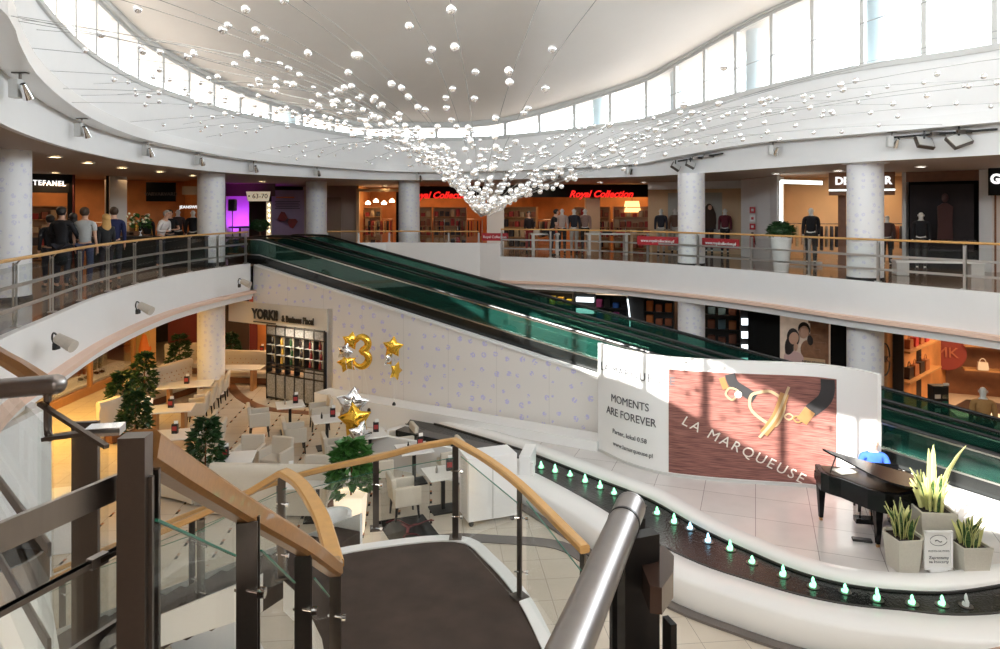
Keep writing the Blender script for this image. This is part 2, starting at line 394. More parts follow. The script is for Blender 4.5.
for i in far: rs.append([roff(i,.2)+V(0,0,rg[i][4]+.02),roff(i,1.5)+V(0,0,rg[i][4]-.12),roff(i,1.5)+V(0,0,rg[i][4]+.2),roff(i,.2)+V(0,0,rg[i][4]+.2)])
b.rings(rs); struct(b.build('trim_eaves','frame_grey'))
mat('column_blue',(.5,.62,.68),.6)
for k_,px in enumerate((583,656,741,866,300)):
    i=min((i for i in range(NR) if rg[i][1]>10),key=lambda i:abs(rg[i][0]/rg[i][1]*F+500-px)); q=roff(i,.75); q.z=rg[i][3]-.4
    b=MB(); b.lathe(q,[(.22,0),(.22,rg[i][4]-rg[i][3]+.4)],20); tag(b.build('exterior_column','column_blue',smooth=True),'pale blue round column outside the clerestory glass, %s'%('third from the right','second from the right, narrow','just left of the widest panes','rightmost and widest','far left one')[k_] ,'column','columns outside the clerestory')
# columns
def column(x,y,z0,z1,label,cap=True,r=.415):
    t=thing('column',(x,y,z0),label,'column'); 
    b=MB(); b.lathe((x,y,z0),[(r,0),(r,z1-z0)],40); b.build('shaft','lilac_column',t,smooth=True)
    b=MB(); b.lathe((x,y,z0),[(r+.015,0),(r+.015,.1)],40); b.build('base_ring','black' if z0>=0 else 'steel_dark',t,smooth=True)
    if cap:
        b=MB(); b.lathe((x,y,z1-.1),[(r+.02,0),(r+.12,.02),(r+.12,.1),(r+.02,.1)],40); b.build('cap_ring','white',t,smooth=True)
    return t
column(9.05,17.35,0,2.98,'white round column with lilac print in front of the dark shop sign letters on the right')
column(6.0,21.95,0,2.9,'white upper gallery column between the clothes mannequins and the handrail',False)
column(-3.62,27.9,0,2.9,'slim white column on the far gallery left of the hanging ball cone',False)
column(-7.45,28.4,0,2.9,'white far gallery column beside the poster with a bow tie',False)
column(-9.2,22.3,0,2.9,'white upper gallery column left of the purple lit stage',False)
column(-9.52,13.5,0,3.35,'large white round column cut by the left edge of the photo')
column(9.05,17.35,LOW,-1.03,'white lower column with pale print right of the portrait poster',False)
column(6.0,21.95,LOW,-1.03,'white lower column seen above the moving walkway rails',False)
column(-9.2,22.3,LOW,-1.03,'white round column standing among the cafe tables',False)
# ------------------------------------------------------------------ moving walkways and their wall
U=V(.87,-.493,0).normalized(); NN=V(.493,.87,0).normalized(); W0=V(-7.86,22.5,0); SL=.186
def wz(s): return 0 if s<0 else max(LOW,-SL*s)
SEND=4.2/SL
def wp(s,off,dz=0): 
    q=W0+U*s+NN*off; return V(q.x,q.y,wz(s)+dz)
ss=[3.1,4,6,8,10,12,14,16,18,20,22.4]
b=MB(); path=[wp(s,0) for s in ss]; b.wallpanel([(p.x,p.y) for p in path],LOW,[p.z-.03 for p in path],.14,-1)
struct(b.build('wall_walkway','lilac_wall'))
b=MB(); path=[wp(s,0) for s in (-.1,1,2,3.1)]; b.wallpanel([(p.x,p.y) for p in path],-1.25,[p.z-.03 for p in path],.14,-1)
struct(b.build('wall_escalator','lilac_wall')); ss=[0,1,2]+ss
b=MB(); b.sweep([wp(s,.03,-.02) for s in ss],rp(.2,.05)); struct(b.build('trim_6','white'))
mat('skirt_black',(.008,.01,.01),.2,coat=.4); mat('tread',(.1,.1,.1),.45,m=.6,noise=.3,ns=30); mat('steel_light',(.75,.74,.71),.22,m=1)
def walkway(off,label):
    t=thing('moving_walkway',wp(SEND,off+.65),label,'moving walkway','pair of inclined moving walkways')
    fullS=[-1.5,-1,-.5,0,.4]+[x*1.0 for x in range(1,22)]+[22.2,SEND,23,23.8]
    b=MB(); b.sweep([wp(s,off+.65,.02) for s in fullS],rp(1.0,.08)); b.build('tread_belt','tread',t)
    b=MB(); b.sweep([wp(s,off+.65,-.14) for s in fullS if s>=0 and s<21],rp(1.32,.2)); b.build('truss','skirt_black',t)
    for sd,o in (('near',off+.06),('far',off+1.24)):
        b=MB(); b.sweep([wp(s,o,.13) for s in fullS],rp(.12,.3)); b.build('skirt','skirt_black',t)
        b=MB(); b.sweep([wp(s,o,.295) for s in fullS],rp(.13,.035)); b.build('skirt_trim','steel_light',t)
        # glass balustrade made of panels, rounded at the top end
        b=MB(); gs=[-1.9]+fullS
        rs=[[wp(s,o-.006,.24),wp(s,o-.006,.78 if s>-1.7 else .5),wp(s,o+.006,.78 if s>-1.7 else .5),wp(s,o+.006,.24)] for s in gs]
        b.rings(rs); b.build('glass_balustrade','glass_green',t)
        hp=[wp(-1.5,o,.1),wp(-1.85,o,.18),wp(-2.02,o,.38),wp(-2.0,o,.62),wp(-1.8,o,.78),wp(-1.4,o,.83)]+[wp(s,o,.83) for s in fullS[2:-1]]
        hp+=[wp(23.9,o,.8),wp(24.2,o,.6),wp(24.2,o,.35),wp(23.9,o,.15)]
        hp=[Vector(q) for q in cr([list(q) for q in hp],2)]
        b=MB(); b.sweep(hp,rrp(.085,.045),up=NN.cross(U).normalized()*1.0 if False else V(0,0,1)) if False else b.tube(hp,.036,8); b.build('handrail','rubber',t,smooth=True)
        b=MB(); b.sweep([q-V(0,0,.045) for q in hp[11:-6]],rp(.05,.032)); b.build('handrail_trim','steel_light',t)
    return t
walkway(.16,'near moving walkway with green glass sides above the lilac printed wall')
walkway(1.95,'far moving walkway with green glass sides next to the gallery front')
b=MB(); b.sweep([wp(s,1.67,.12) for s in (-1,0,.5)+tuple(range(1,23))],rp(.32,.1)); struct(b.build('trim_7','skirt_black'))
# stage floor with curbs and fountain
nearE=[(406,428),(450,443),(500,462),(540,479),(600,512),(650,545),(700,570),(750,587),(800,602),(850,612),(900,617),(950,622),(1000,620),(1060,612)]
farE=[(412,420),(460,434),(512,450),(537,459),(600,484),(650,504),(700,533),(750,557),(800,578),(850,591),(900,597),(950,598),(1000,591),(1060,580)]
nE=cr([list(K(x,y,STG-.12))[:2] for x,y in nearE],4); fE=cr([list(K(x,y,STG-.12))[:2] for x,y in farE],4)
wallpts=[wp(s,-.02) for s in (3.9,8,12,16,20,22)]
poly=[(p[0],p[1]) for p in insetpath(fE,-.22)]+[(17,11.5),(wallpts[-1].x,wallpts[-1].y)]+[(p.x,p.y) for p in reversed(wallpts[:-1])]
b=MB(); b.prism(poly,LOW,STG); struct(b.build('floor_stage','tile_stage'))
b=MB(); b.sweep([V(p[0],p[1],STG-.1) for p in insetpath(fE,-.2)],[(-.2,-.3),(.2,-.3),(.2,.12),(.14,.17),(-.14,.17),(-.2,.13)]); struct(b.build('trim_8','white_gloss',smooth=True,auto=60))
b=MB(); op=insetpath(nE,.32); b.sweep([V(p[0],p[1],LOW) for p in op],[(-.33,0),(.28,0),(.3,.1),(.3,.4),(.24,.44),(-.28,.44),(-.33,.4)]); struct(b.build('trim_9','white_gloss',smooth=True,auto=60))
b=MB(); b.sweep([V(p[0],p[1],LOW+.02) for p in insetpath(nE,.7)],rp(.16,.04)); struct(b.build('trim_10','granite'))
ft=thing('fountain',(fE[20][0],fE[20][1],LOW),'long curved black fountain channel between the stage and the tiled lower floor','fountain')
b=MB(); b.rings([[V(a[0],a[1],STG-.04),V(c_[0],c_[1],STG-.04)] for a,c_ in zip(nE,insetpath(fE,.0))],cap=False,closed=False); b.build('water','water',ft,recalc=False)
b=MB(); b.wallpanel(nE,STG-.3,STG+.0,.03,1); b.wallpanel(insetpath(fE,.03),STG-.3,STG-.015,.03,-1); b.build('basin_side','basin',ft)
mat('jet_green',(.6,1,.8),.1,e=(.25,1,.5),es=1.4); mat('jet_blue',(.6,.85,1),.1,e=(.35,.75,1),es=1.6); mat('jet_plain',(.8,.85,.85),.1)
jets=[(541,468),(555,472),(570,476),(585,482),(600,488),(614,494),(628,501),(642,506),(657,514),(674,523),(690,529),(708,542),(730,550),(752,563),(783,576),(813,587),(845,592),(877,600),(912,604),(942,605),(966,606)]
for i,(x,y) in enumerate(jets):
    p=K(x,y,STG-.04); m='jet_blue' if i in (10,11) else ('jet_plain' if i==20 else 'jet_green')
    wh='lowest unlit' if i==20 else None
    lab=('unlit clear water jet at the right end of the fountain' if i==20 else
         'bluish lit water jet, the %s of the two blue ones'%('left' if i==10 else 'right') if i in (10,11) else
         'green lit water jet bubbling in the black fountain channel')
    j=thing('water_jet',p,lab,'fountain jet','water jets along the fountain')
    b=MB(); h=.15+.03*math.sin(i*2.3); b.lathe(p,[(.035,0),(.016,h*.35),(.026,h*.6),(.02,h*.82),(.006,h)],8); b.lathe(p+V(.03,.01,0),[(.02,0),(.022,h*.3),(.006,h*.5)],7); b.lathe(p+V(-.03,.01,0),[(.02,0),(.018,h*.25),(.006,h*.38)],7)
    b.build('spray',m,j,smooth=True)
    b=MB(); b.lathe(p,[(.05,.004),(.09,.004),(.09,.012),(.05,.012)],16,cap=False); b.build('nozzle_ring','steel_dark',j,smooth=True)
# ================================================================== PEOPLE
SK={}
def skinob(name,m,parent,chains,sub=1,root=0):
    """chains: list of lists of (x,y,z,r) ; points equal in position share a vertex"""
    verts=[];rad=[];edges=[];ix={}
    for ch in chains:
        pr=None
        for p in ch:
            k=tuple(round(v,4) for v in p[:3])
            if k not in ix: ix[k]=len(verts); verts.append(p[:3]); rad.append(p[3:] if len(p)>4 else (p[3],p[3]))
            i=ix[k]
            if pr is not None and pr!=i: edges.append((pr,i))
            pr=i
    me=bpy.data.meshes.new(name); me.from_pydata(verts,edges,[]); o=bpy.data.objects.new(name,me); C.objects.link(o); o.parent=parent
    me.materials.append(M[m] if isinstance(m,str) else m)
    bpy.context.view_layer.objects.active=o
    md=o.modifiers.new('skin','SKIN'); md.use_smooth_shade=True
    if not me.skin_vertices: me.attributes.new('skin','FLOAT_VECTOR','POINT') if False else None
    if not me.skin_vertices:
        bm=bmesh.new(); bm.from_mesh(me); bm.verts.layers.skin.verify(); bm.to_mesh(me); bm.free()
    for i,r in enumerate(rad):
        sv=me.skin_vertices[0].data[i]; sv.radius=r; sv.use_root=(i==root); sv.use_loose=False
    md2=o.modifiers.new('sub','SUBSURF'); md2.levels=sub; md2.render_levels=sub
    return o
def cmat(c): 
    n='cloth_%02d_%02d_%02d'%tuple(int(v*99) for v in c); return mat(n,c,.85,noise=.12,ns=25)
mat('skin_light',(.68,.4,.28),.5); mat('skin_pale',(.75,.5,.38),.45); mat('mannequin_white',(.8,.78,.73),.3)
mat('hair_brown',(.05,.025,.012),.6,noise=.3,ns=60); mat('hair_dark',(.015,.011,.01),.55); mat('hair_blond',(.62,.36,.12),.5,noise=.3,ns=60); mat('hair_grey',(.4,.37,.34),.6)
def person(loc,rz,label,top=(.1,.1,.1),bottom=(.03,.03,.04),hair='hair_brown',skin='skin_light',sleeve='short',arms='down',h=1.76,cat='person',group=None,long_hair=False,coat=None,name='person',sit=False,lean=0,female=False,hands=True):
    k=h/1.76; t=thing(name,loc,label,cat,group); t.rotation_euler=(0,0,rz)
    S=lambda *p:(p[0]*k,p[1]*k,p[2]*k)+tuple(q*k for q in p[3:])
    sw=.15 if female else .185
    dz=-.42 if sit else 0
    L=lambda y,z: lean*(z-.95) if z>.95 else 0
    def T(x,y,z,*r): # torso coords with lean & sit offset
        return S(x,y-L(y,z),z+dz,*r)
    if arms=='down': E=lambda s:(s*(sw+.03),.03,1.14); Wr=lambda s:(s*(sw+.035),-.06,.9)
    elif arms=='rail': E=lambda s:(s*(sw+.09),-.06,1.18); Wr=lambda s:(s*(sw-.01),-.3,1.08)
    elif arms=='play': E=lambda s:(s*(sw+.07),-.08,1.17); Wr=lambda s:(s*(.16),-.36,1.12)
    elif arms=='fold': E=lambda s:(s*(sw+.08),-.06,1.15); Wr=lambda s:(s*.03,-.2,1.14)
    legs=[]
    for s in (-1,1):
        if sit: hp=(s*.09,-.02,.93+dz); kn=(s*.14,-.46,.93+dz+.02); an=(s*.14,-.42,.09); to=(s*.15,-.58,.04)
        else: hp=(s*.09,0,.92); kn=(s*.1,-.015,.5); an=(s*.1,.02,.09); to=(s*.12,-.14,.035)
        legs.append((hp,kn,an,to))
    pel=T(0,0,.98); 
    chains=[[T(0,0,.98,.12,.09),T(0,0,1.12,.105,.08),T(0,0,1.3,.13,.09),T(0,.01,1.45,.09,.06),T(0,.005,1.53,.05,.05),T(0,-.01,1.6,.072,.08),T(0,-.01,1.68,.078,.092),T(0,0,1.745,.045,.055)]]
    for s in (-1,1):
        e=E(s);w_=Wr(s)
        chains.append([T(0,.01,1.45,.09,.06),T(s*sw,0,1.42,.052),T(*e,.038),T(*w_,.024)])
        if hands:
            d=Vector(w_)-Vector(e); d.normalize(); side=Vector((s*-1,0,0)); p=Vector(w_)+d*.06
            if cat=='person':
                sd=d.cross(Vector((0,0,1))) if abs(d.z)<.8 else Vector((0,1,0)); sd.normalize()
                chains.append([T(*w_,.024),T(*p,.03,.016)])
                for q,(a,l) in enumerate(((-.024,.075),(-.008,.09),(.009,.085),(.024,.065))):
                    b1=p+sd*a+d*.035; b2=b1+d*l*.5+V(0,0,-.012)
                    chains.append([T(*p,.03,.016),T(*b1,.009),T(*b2,.007)])
                th=Vector(w_)+d*.03-sd*.035; chains.append([T(*w_,.024),T(*th,.01),T(*(th+d*.035-sd*.005),.008)])
    for hp,kn,an,to in legs:
        chains.append([T(0,0,.98,.12,.09),S(*hp,.085),S(*kn,.052),S(*an,.035),S(*to,.03)])
    skinob('body',skin,t,chains)
    cl=cmat(top)
    ch=[[T(0,0,.96,.15,.115),T(0,0,1.12,.13,.1),T(0,0,1.3,.185,.115),T(0,.01,1.43,.13,.08),T(0,.01,1.5,.06,.055)]]
    for s in (-1,1):
        e=E(s);w_=Wr(s); sh=(s*sw,0,1.42)
        mid=tuple(a+(b_-a)*.65 for a,b_ in zip(sh,e))
        if sleeve=='short': ch.append([T(0,.01,1.43,.13,.08),T(*sh,.068),T(*mid,.056)])
        else:
            w2=tuple(a+(b_-a)*.92 for a,b_ in zip(e,w_)); ch.append([T(0,.01,1.43,.13,.08),T(*sh,.07),T(*e,.052),T(*w2,.036)])
    if coat:
        ch.append([T(0,0,.96,.15,.115),T(0,0,.75,.18,.14),T(0,0,.48,.2,.16)])
    skinob('shirt' if not coat else 'coat',cl,t,ch)
    ch=[]
    for hp,kn,an,to in legs:
        a2=(an[0],an[1],an[2]+.03); ch.append([T(0,0,1.0,.14,.105),S(*hp,.1),S(*kn,.068),S(*a2,.052)])
    skinob('trousers',cmat(bottom),t,ch)
    for hp,kn,an,to in legs:
        b=MB(); rz_=0
        b.sphere(V((an[0]+to[0])/2,(an[1]+to[1])/2-.0,.045)*k,.1*k,10,6,sc=(.48,1.25,.5)); o=b.build('shoe','black',None,smooth=True); o.location=(0,0,0); 
        me=o.data; me.transform(Matrix.Translation(V((an[0]+to[0])/2*k,(an[1]+to[1])/2*k,0))); o.parent=t
    if hair:
        b=MB(); c=Vector(T(0,.018,1.685)[:3]); b.sphere((0,0,0),.108*k,14,9,sc=(.9,1.08,1))
        # cut the face side
        for v in list(b.bm.verts):
            if v.co.y<-.01*k and v.co.z<.05*k: v.co.y=-.01*k+ (v.co.y+.01*k)*.1
            if v.co.z<-.085*k: v.co.z=-.085*k+(v.co.z+.085*k)*.3
        if long_hair: b.rings([[V(math.cos(a)*rx*k,.02*k+math.sin(a)*ry*k,z*k) for a in [2*PI*i/12 for i in range(12)]] for rx,ry,z in ((.085,.075,.0),(.1,.07,-.12),(.115,.06,-.25),(.09,.045,-.36),(.03,.02,-.42))])
        o=b.build('hair',hair,None,smooth=True); off=o.location.copy(); o.data.transform(Matrix.Translation(off+c)); o.location=(0,0,0); o.parent=t
    # nose and eyes
    b=MB(); c=Vector(T(0,-.098,1.65)[:3]); b.sphere((0,0,0),.014*k,6,5,sc=(.8,1.2,1.4)); 
    for s in (-1,1): b.sphere(V(s*.082*k,.1*k,.0),.024*k,6,5,sc=(.4,.8,1.3))
    o=b.build('nose_and_ears',skin,None,smooth=True); off=o.location.copy(); o.data.transform(Matrix.Translation(off+c)); o.location=(0,0,0); o.parent=t
    if cat=='person':
        for s in (-1,1):
            b=MB(); c=Vector(T(s*.032,-.088,1.672)[:3]); b.sphere((0,0,0),.011*k,6,5); o=b.build('eye','hair_dark',None,smooth=True); off=o.location.copy(); o.data.transform(Matrix.Translation(off+c)); o.location=(0,0,0); o.parent=t
    return t
def mannequin(loc,rz,label,top,bottom=(.03,.03,.03),**k):
    return person(loc,rz,label,top,bottom,hair=None,skin='mannequin_white',cat='mannequin',name='mannequin',**k)
def G(px,Y,z=0): return V((px-500)/F*Y,Y,z)
face=lambda p: math.atan2(p.x,-p.y)*-1   # towards camera: model faces -y
def fc(px,Y,add=0):
    p=G(px,Y); return -math.atan2(p.x,p.y)*1.0+add
# ================================================================== GALLERY RAILINGS
def railing(name,path3,label,cat='railing',bars=(.3,.62),hh=1.0,every=1.9,group=None,inset=.06,wood='wood_light',gl=True,hr=.028):
    path=[list(p) for p in path3]; r=resample(path,.45)
    t=thing(name,Vector(r[len(r)//2]),label,cat,group)
    up=lambda z:[Vector(p)+V(0,0,z) for p in r]
    b=MB(); b.tube(up(hh),hr,10); b.build('handrail',wood,t,smooth=True)
    for z in bars:
        b=MB(); b.sweep(up(z),rrp(.012,.055)); b.build('rail_bar','rail_steel',t)
    ps=resample(path,every)
    for i,p in enumerate(ps):
        q=Vector(p); a=Vector(ps[max(0,i-1)]); c_=Vector(ps[min(len(ps)-1,i+1)]); rz=math.atan2((c_-a).y,(c_-a).x)
        n=V(-math.sin(rz),math.cos(rz),0)
        b=MB(); b.box(q+n*.05+V(0,0,hh/2-.03),(.06,.012,hh-.06),rz=rz); b.box(q+n*.09+V(0,0,hh/2-.03),(.06,.012,hh-.06),rz=rz)
        b.box(q+n*.06+V(0,0,.012),(.12,.12,.02),rz=rz); po=b.build('post','rail_steel',t)
        b=MB(); b.cyl(q+n*.07+V(0,0,hh-.1),q+V(0,0,hh-.02),.012,n=6)
        for z in bars: b.cyl(q+n*.09+V(0,0,z),q-n*.01+V(0,0,z),.014,n=6)
        b.build('bracket','chrome',po)
    if gl:
        for p,q in zip(ps,ps[1:]):
            a=Vector(p);c_=Vector(q);d=(c_-a).normalized(); n=V(-d.y,d.x,0)
            b=MB(); a2=a+d*.04;c2=c_-d*.04; 
            b.rings([[a2+V(0,0,.06)+n*.02,a2+V(0,0,hh-.1)+n*.02,a2+V(0,0,hh-.1)+n*.03,a2+V(0,0,.06)+n*.03],[c2+V(0,0,.06)+n*.02,c2+V(0,0,hh-.1)+n*.02,c2+V(0,0,hh-.1)+n*.03,c2+V(0,0,.06)+n*.03]])
            b.build('glass_panel','glass_clear',t)
    return t

railing("gallery_railing",[[a[0],a[1],.05] for a in insetpath(eR,-.1)][:46],"long curved gallery railing on the right with wooden handrail, steel bars and glass")
lp=[[a[0],a[1],.05] for a in insetpath(e2,-.1)]
railing('gallery_railing',lp[3:],'curved gallery railing on the left with wooden handrail in front of the shoppers',every=1.6)
railing('gallery_railing',[[-6.4,25.95,.53],[-4.35,26.45,.53],[-.8,26.05,.53]],'short low railing on the white parapet at the far side of the atrium',bars=(),hh=.42,every=1.2)
# ================================================================== BACKDROP & SHOPS
mat('shop_wall_orange',(.6,.25,.08),.6,noise=.55,ns=1.3); mat('shop_wall_tan',(.7,.48,.28),.6,noise=.1,ns=2); mat('shop_wall_dark',(.06,.035,.025),.5); mat('shop_front_black',(.008,.008,.008),.7,spec=.1)
mat('shop_brown',(.2,.08,.035),.45,noise=.3,ns=6); mat('shop_front_white',(.75,.72,.68),.5); mat('shop_red',(.11,.012,.01),.6); mat('backdrop_brown',(.1,.06,.04),.7)
mat('sign_red',(.8,.01,.01),.4,e=(1,.02,.015),es=.8); mat('sign_white',(.9,.9,.9),.4,e=(1,1,1),es=.7); mat('sign_warm',(.9,.85,.75),.4,e=(1,.85,.6),es=.25)
mat('lamp_warm',(1,.85,.6),.4,e=(1,.78,.45),es=10); mat('lamp_white',(1,1,1),.4,e=(1,.97,.9),es=6); mat('wood_furniture',(.45,.22,.08),.4,noise=.2,ns=5)
arc=[]
for i in range(61):
    a=math.radians(360*i/60); arc.append((CEN[0]+25*math.cos(a),CEN[1]+25*math.sin(a)))
b=MB(); b.wallpanel(arc,LOW,CZ+.2,.3,-1); struct(b.build('wall_back','backdrop_brown'))
LN=[0]
def lamp(loc,size,power,color=(1,.7,.4),tgt=None,kind='AREA'):
    l=bpy.data.lights.new('shop_or_fill_lamp',kind); l.energy=power; l.color=color
    if kind=='AREA': l.shape='RECTANGLE'; l.size=size[0]; l.size_y=size[1]
    else: l.shadow_soft_size=size
    o=bpy.data.objects.new('shop_or_fill_lamp',l); C.objects.link(o); o.location=loc
    if tgt is not None: o.rotation_euler=(Vector(tgt)-Vector(loc)).to_track_quat('-Z','Y').to_euler()
    return o
def room(n,a,c_,z0,z1,depth,m,power,col=(1,.62,.32),sides=True):
    """shop room behind the front line a->c_ (2D), open to the front"""
    a=V(*a,0);c_=V(*c_,0);d=(c_-a).normalized();nn=V(-d.y,d.x,0)
    if nn.y<0: nn=-nn
    b=MB(); A=a+nn*depth;B=c_+nn*depth
    pth=[a,A,B,c_] if sides else [A,B]
    b.wallpanel([(p.x,p.y) for p in pth],z0,z1,.08,-1); struct(b.build('wall_'+n,m))
    mid=(a+c_)/2+nn*depth*.45
    if power: lamp(mid+V(0,0,z1-.12),((c_-a).length*.7,depth*.5),power,col)
    rz=math.atan2(d.y,d.x)
    return a,c_,d,nn,rz
for lx,ly,pw_,c_ in ((-12,17,30,(1,.8,.6)),(-13.5,9,40,(1,.85,.7)),(0,-4.5,200,(1,.92,.82)),(9,-3,150,(1,.92,.82)),(-9,0,120,(1,.9,.8)),(16,8,120,(1,.9,.8)),(13,16,30,(1,.85,.7)),(1,29.5,30,(1,.8,.6))):
    lamp((lx,ly,CZ-.06),(2,2),pw_,c_)  # added broad fill lights in place of the gallery downlight groups
for lx,ly,pw_ in ((-3,1,170),(4,-1,140),(-9,6,120),(12,8,90),(-4,-5,90)):
    lamp((lx,ly,-1.1),(2,2),pw_,(1,.93,.82))  # added unseen fill lights under the lower ceiling, brightening the floor below
def panel(name,m,px0,px1,Y0,Y1,z0,z1,th=.06,parent=None):
    a=G(px0,Y0);c_=G(px1,Y1); b=MB(); b.wallpanel([(a.x,a.y),(c_.x,c_.y)],z0,z1,th,-1); return b.build(name,m,parent)
def rack(loc,rz,n,label,cols,w=1.2,group=None):
    t=thing('clothes_rack',loc,label,'clothes rack',group)
    b=MB(); 
    for s in (-1,1): b.box(V(s*w/2,0,.65),(.03,.03,1.3)); b.box(V(s*w/2,0,.02),(.03,.45,.03))
    b.cyl((-w/2,0,1.3),(w/2,0,1.3),.014,n=6); o=b.build('frame','chrome',None); o.data.transform(Matrix.Translation(o.location)); o.location=(0,0,0); o.parent=t
    for i in range(n):
        x=-w/2+w*(i+.5)/n; c=cols[i%len(cols)]; ln=.5+.3*random.random()
        b=MB(); b.rings([[V(x-.02,-.2,1.22),V(x+.02,-.2,1.22),V(x+.02,.2,1.22),V(x-.02,.2,1.22)],[V(x-.025,-.23,1.1),V(x+.025,-.23,1.1),V(x+.025,.23,1.1),V(x-.025,.23,1.1)],[V(x-.03,-.19,1.22-ln),V(x+.03,-.19,1.22-ln),V(x+.03,.19,1.22-ln),V(x-.03,.19,1.22-ln)]])
        o=b.build('garment',cmat(c)); o.data.transform(Matrix.Translation(o.location)); o.location=(0,0,0); o.parent=t
    t.rotation_euler=(0,0,rz); return t
def shelfunit(loc,rz,label,w=1.6,h=1.9,d=.35,rows=4,m='wood_furniture',cols=((.3,.1,.05),(.05,.04,.04),(.5,.35,.2),(.4,.05,.04)),per=6):
    t=thing('shop_shelf',loc,label,'shelf unit')
    def fin(b,n,mm,par=None):
        o=b.build(n,mm); o.data.transform(Matrix.Translation(o.location)); o.location=(0,0,0); o.parent=par or t; return o
    b=MB(); b.box((0,d/2,h/2),(w,.03,h))
    for s in (-1,1): b.box((s*w/2,0,h/2),(.04,d,h))
    fin(b,'carcass',m)
    for r in range(rows+1):
        b=MB(); b.box((0,0,.05+(h-.08)*r/rows),(w,d,.035)); fin(b,'shelf_board',m)
    for r in range(rows):
        for i in range(per):
            hh=(h/rows)*(.35+.4*random.random()); x=-w/2+w*(i+.5)/per
            b=MB(); b.box((x,-.02,.07+(h-.08)*r/rows+hh/2),(w/per*.7,d*.6,hh),bev=.02); fin(b,'goods',cmat(random.choice(cols)))
    t.rotation_euler=(0,0,rz); return t
# ---- left shops
W_=CZ
a,c_,d,nn,rz=room('shop_left',(-17.2,21.2),(-10.9,25.6),0,W_,3.2,'shop_wall_orange',30)
lamp(V(-14.2,22.2,2.6),(.8,.8),14,(1,.6,.3))
t=thing('shop_sign',G(48,22.3,2.35),'black shop fascia with white capital letters above the crowd at far left','shop sign')
q=G(48,22.2,2.55); dl=(G(70,22.9)-G(20,21.4)); 
b=MB(); b.wallpanel([(G(12,21.7).x,G(12,21.7).y),(G(69,22.6).x,G(69,22.6).y)],2.3,2.9,.15,-1); b.build('fascia_board','shop_front_black',t)
text('lettering','STEFANEL',.22,'sign_white',(G(48,22.0).x,G(48,22.0).y-.02,2.59),dl,t,space=1.25,bold=.006)
struct(panel('trim_11','shop_front_black',68,72.5,22.6,22.7,0,2.9)); struct(panel('trim_12','shop_red',72.5,74,22.7,22.7,0,2.9))
struct(panel('trim_13','shop_front_black',106,108,23.5,23.5,0,2.9))
struct(panel('wall_pillar_left','shop_front_white',110,127,23.6,24,0,2.9,.5))
t=thing('shop_banner',G(161,24.4,1.6),'black hanging shop fascia with faint grey lettering behind the waiter','shop sign')
b=MB(); b.wallpanel([(G(146,24.4).x,24.4),(G(176,24.8).x,24.8)],2.05,2.72,.12,-1); b.build('board','shop_front_black',t)
mat('sign_faint',(.12,.1,.09),.5); text('lettering','VARVARVARD',.17,'sign_faint',(G(161,24.3).x,24.3,2.3),(1,.12,0),t)
t=thing('shop_front_strip',G(188,25,2.3),'cream illuminated strip sign beside the left gallery column','shop sign')
b=MB(); b.wallpanel([(G(182,25.0).x,25.0),(G(200,25.2).x,25.2)],2.3,2.6,.1,-1); b.build('board','shop_wall_tan',t)
text('lettering','JEANSWEAR',.15,'sign_white',(G(192,24.9).x,24.85,1.85),(1,.05,0),t)
rack(G(134,25.5),.2,9,'rack of tan and yellow garments beside the white pillar on the left gallery',[(.6,.4,.2),(.2,.12,.05),(.7,.5,.1)])
rack(G(90,25),.5,8,'rack of dark garments behind the man in the grey shirt',[(.1,.05,.04),(.3,.1,.05)])
shelfunit(G(40,24.2),.55,'shelf unit of red goods at the back of the far left shop')
struct(panel('trim_14','shop_front_black',78,106,26.2,26.8,1.3,1.42)); 
# buffet table with glasses etc on left gallery
t=thing('buffet_table',G(150,21.6),'long black draped buffet table behind the left handrail','table')
b=MB(); b.box(G(150,21.6,.46),(3.4,.7,.9),rz=.15,bev=.03); b.build('drape','black',t); b=MB(); b.box(G(150,21.6,.93),(3.45,.75,.03),rz=.15); b.build('tabletop','black',t)
for i,px in enumerate((126,131,136)):
    tag(MB().box(G(px,21.45,1.03),(.35,.28,.14),bev=.03).build('food_tray',cmat((.25,.12,.06)) if i!=1 else cmat((.45,.3,.2))),'brown tray of snacks, %s of three on the black buffet table'%('left','middle','right')[i],'tray','snack trays on the buffet')
# flowers
mat('leaf_dark',(.02,.06,.015),.45,noise=.3,ns=30); mat('leaf_mid',(.05,.16,.03),.4,noise=.3,ns=30); mat('petal',(.85,.85,.6),.6)
def leaves(b,c,n,R,size,flat=1.,droop=.3,cyl=False,h=1.):
    for i in range(n):
        a=random.uniform(0,2*PI); 
        if cyl: z=random.random(); rr=R*(1-.75*z)*random.uniform(.5,1); p=Vector(c)+V(math.cos(a)*rr,math.sin(a)*rr,z*h)
        else:
            e=math.asin(random.uniform(-.6,1)); rr=R*random.uniform(.75,1); p=Vector(c)+V(math.cos(a)*math.cos(e)*rr,math.sin(a)*math.cos(e)*rr,math.sin(e)*rr*flat)
        dr=V(math.cos(a),math.sin(a),random.uniform(-droop,.7)).normalized(); sd=V(-math.sin(a),math.cos(a),random.uniform(-.4,.4)).normalized()
        s=size*random.uniform(.7,1.2); up_=dr.cross(sd)*s*.15
        q=[p-dr*s*.2,p+sd*s*.36+dr*s*.3+up_,p+dr*s*.95,p-sd*s*.36+dr*s*.3+up_]; m_=p+dr*s*.35-up_
        vs=[b.bm.verts.new(v) for v in q]; mv=b.bm.verts.new(m_)
        for x,y in ((0,1),(1,2),(2,3),(3,0)): b.bm.faces.new((vs[x],vs[y],mv))
t=thing('flower_arrangement',G(141,21.3,.95),'bunch of white flowers standing on the black buffet table','flowers')
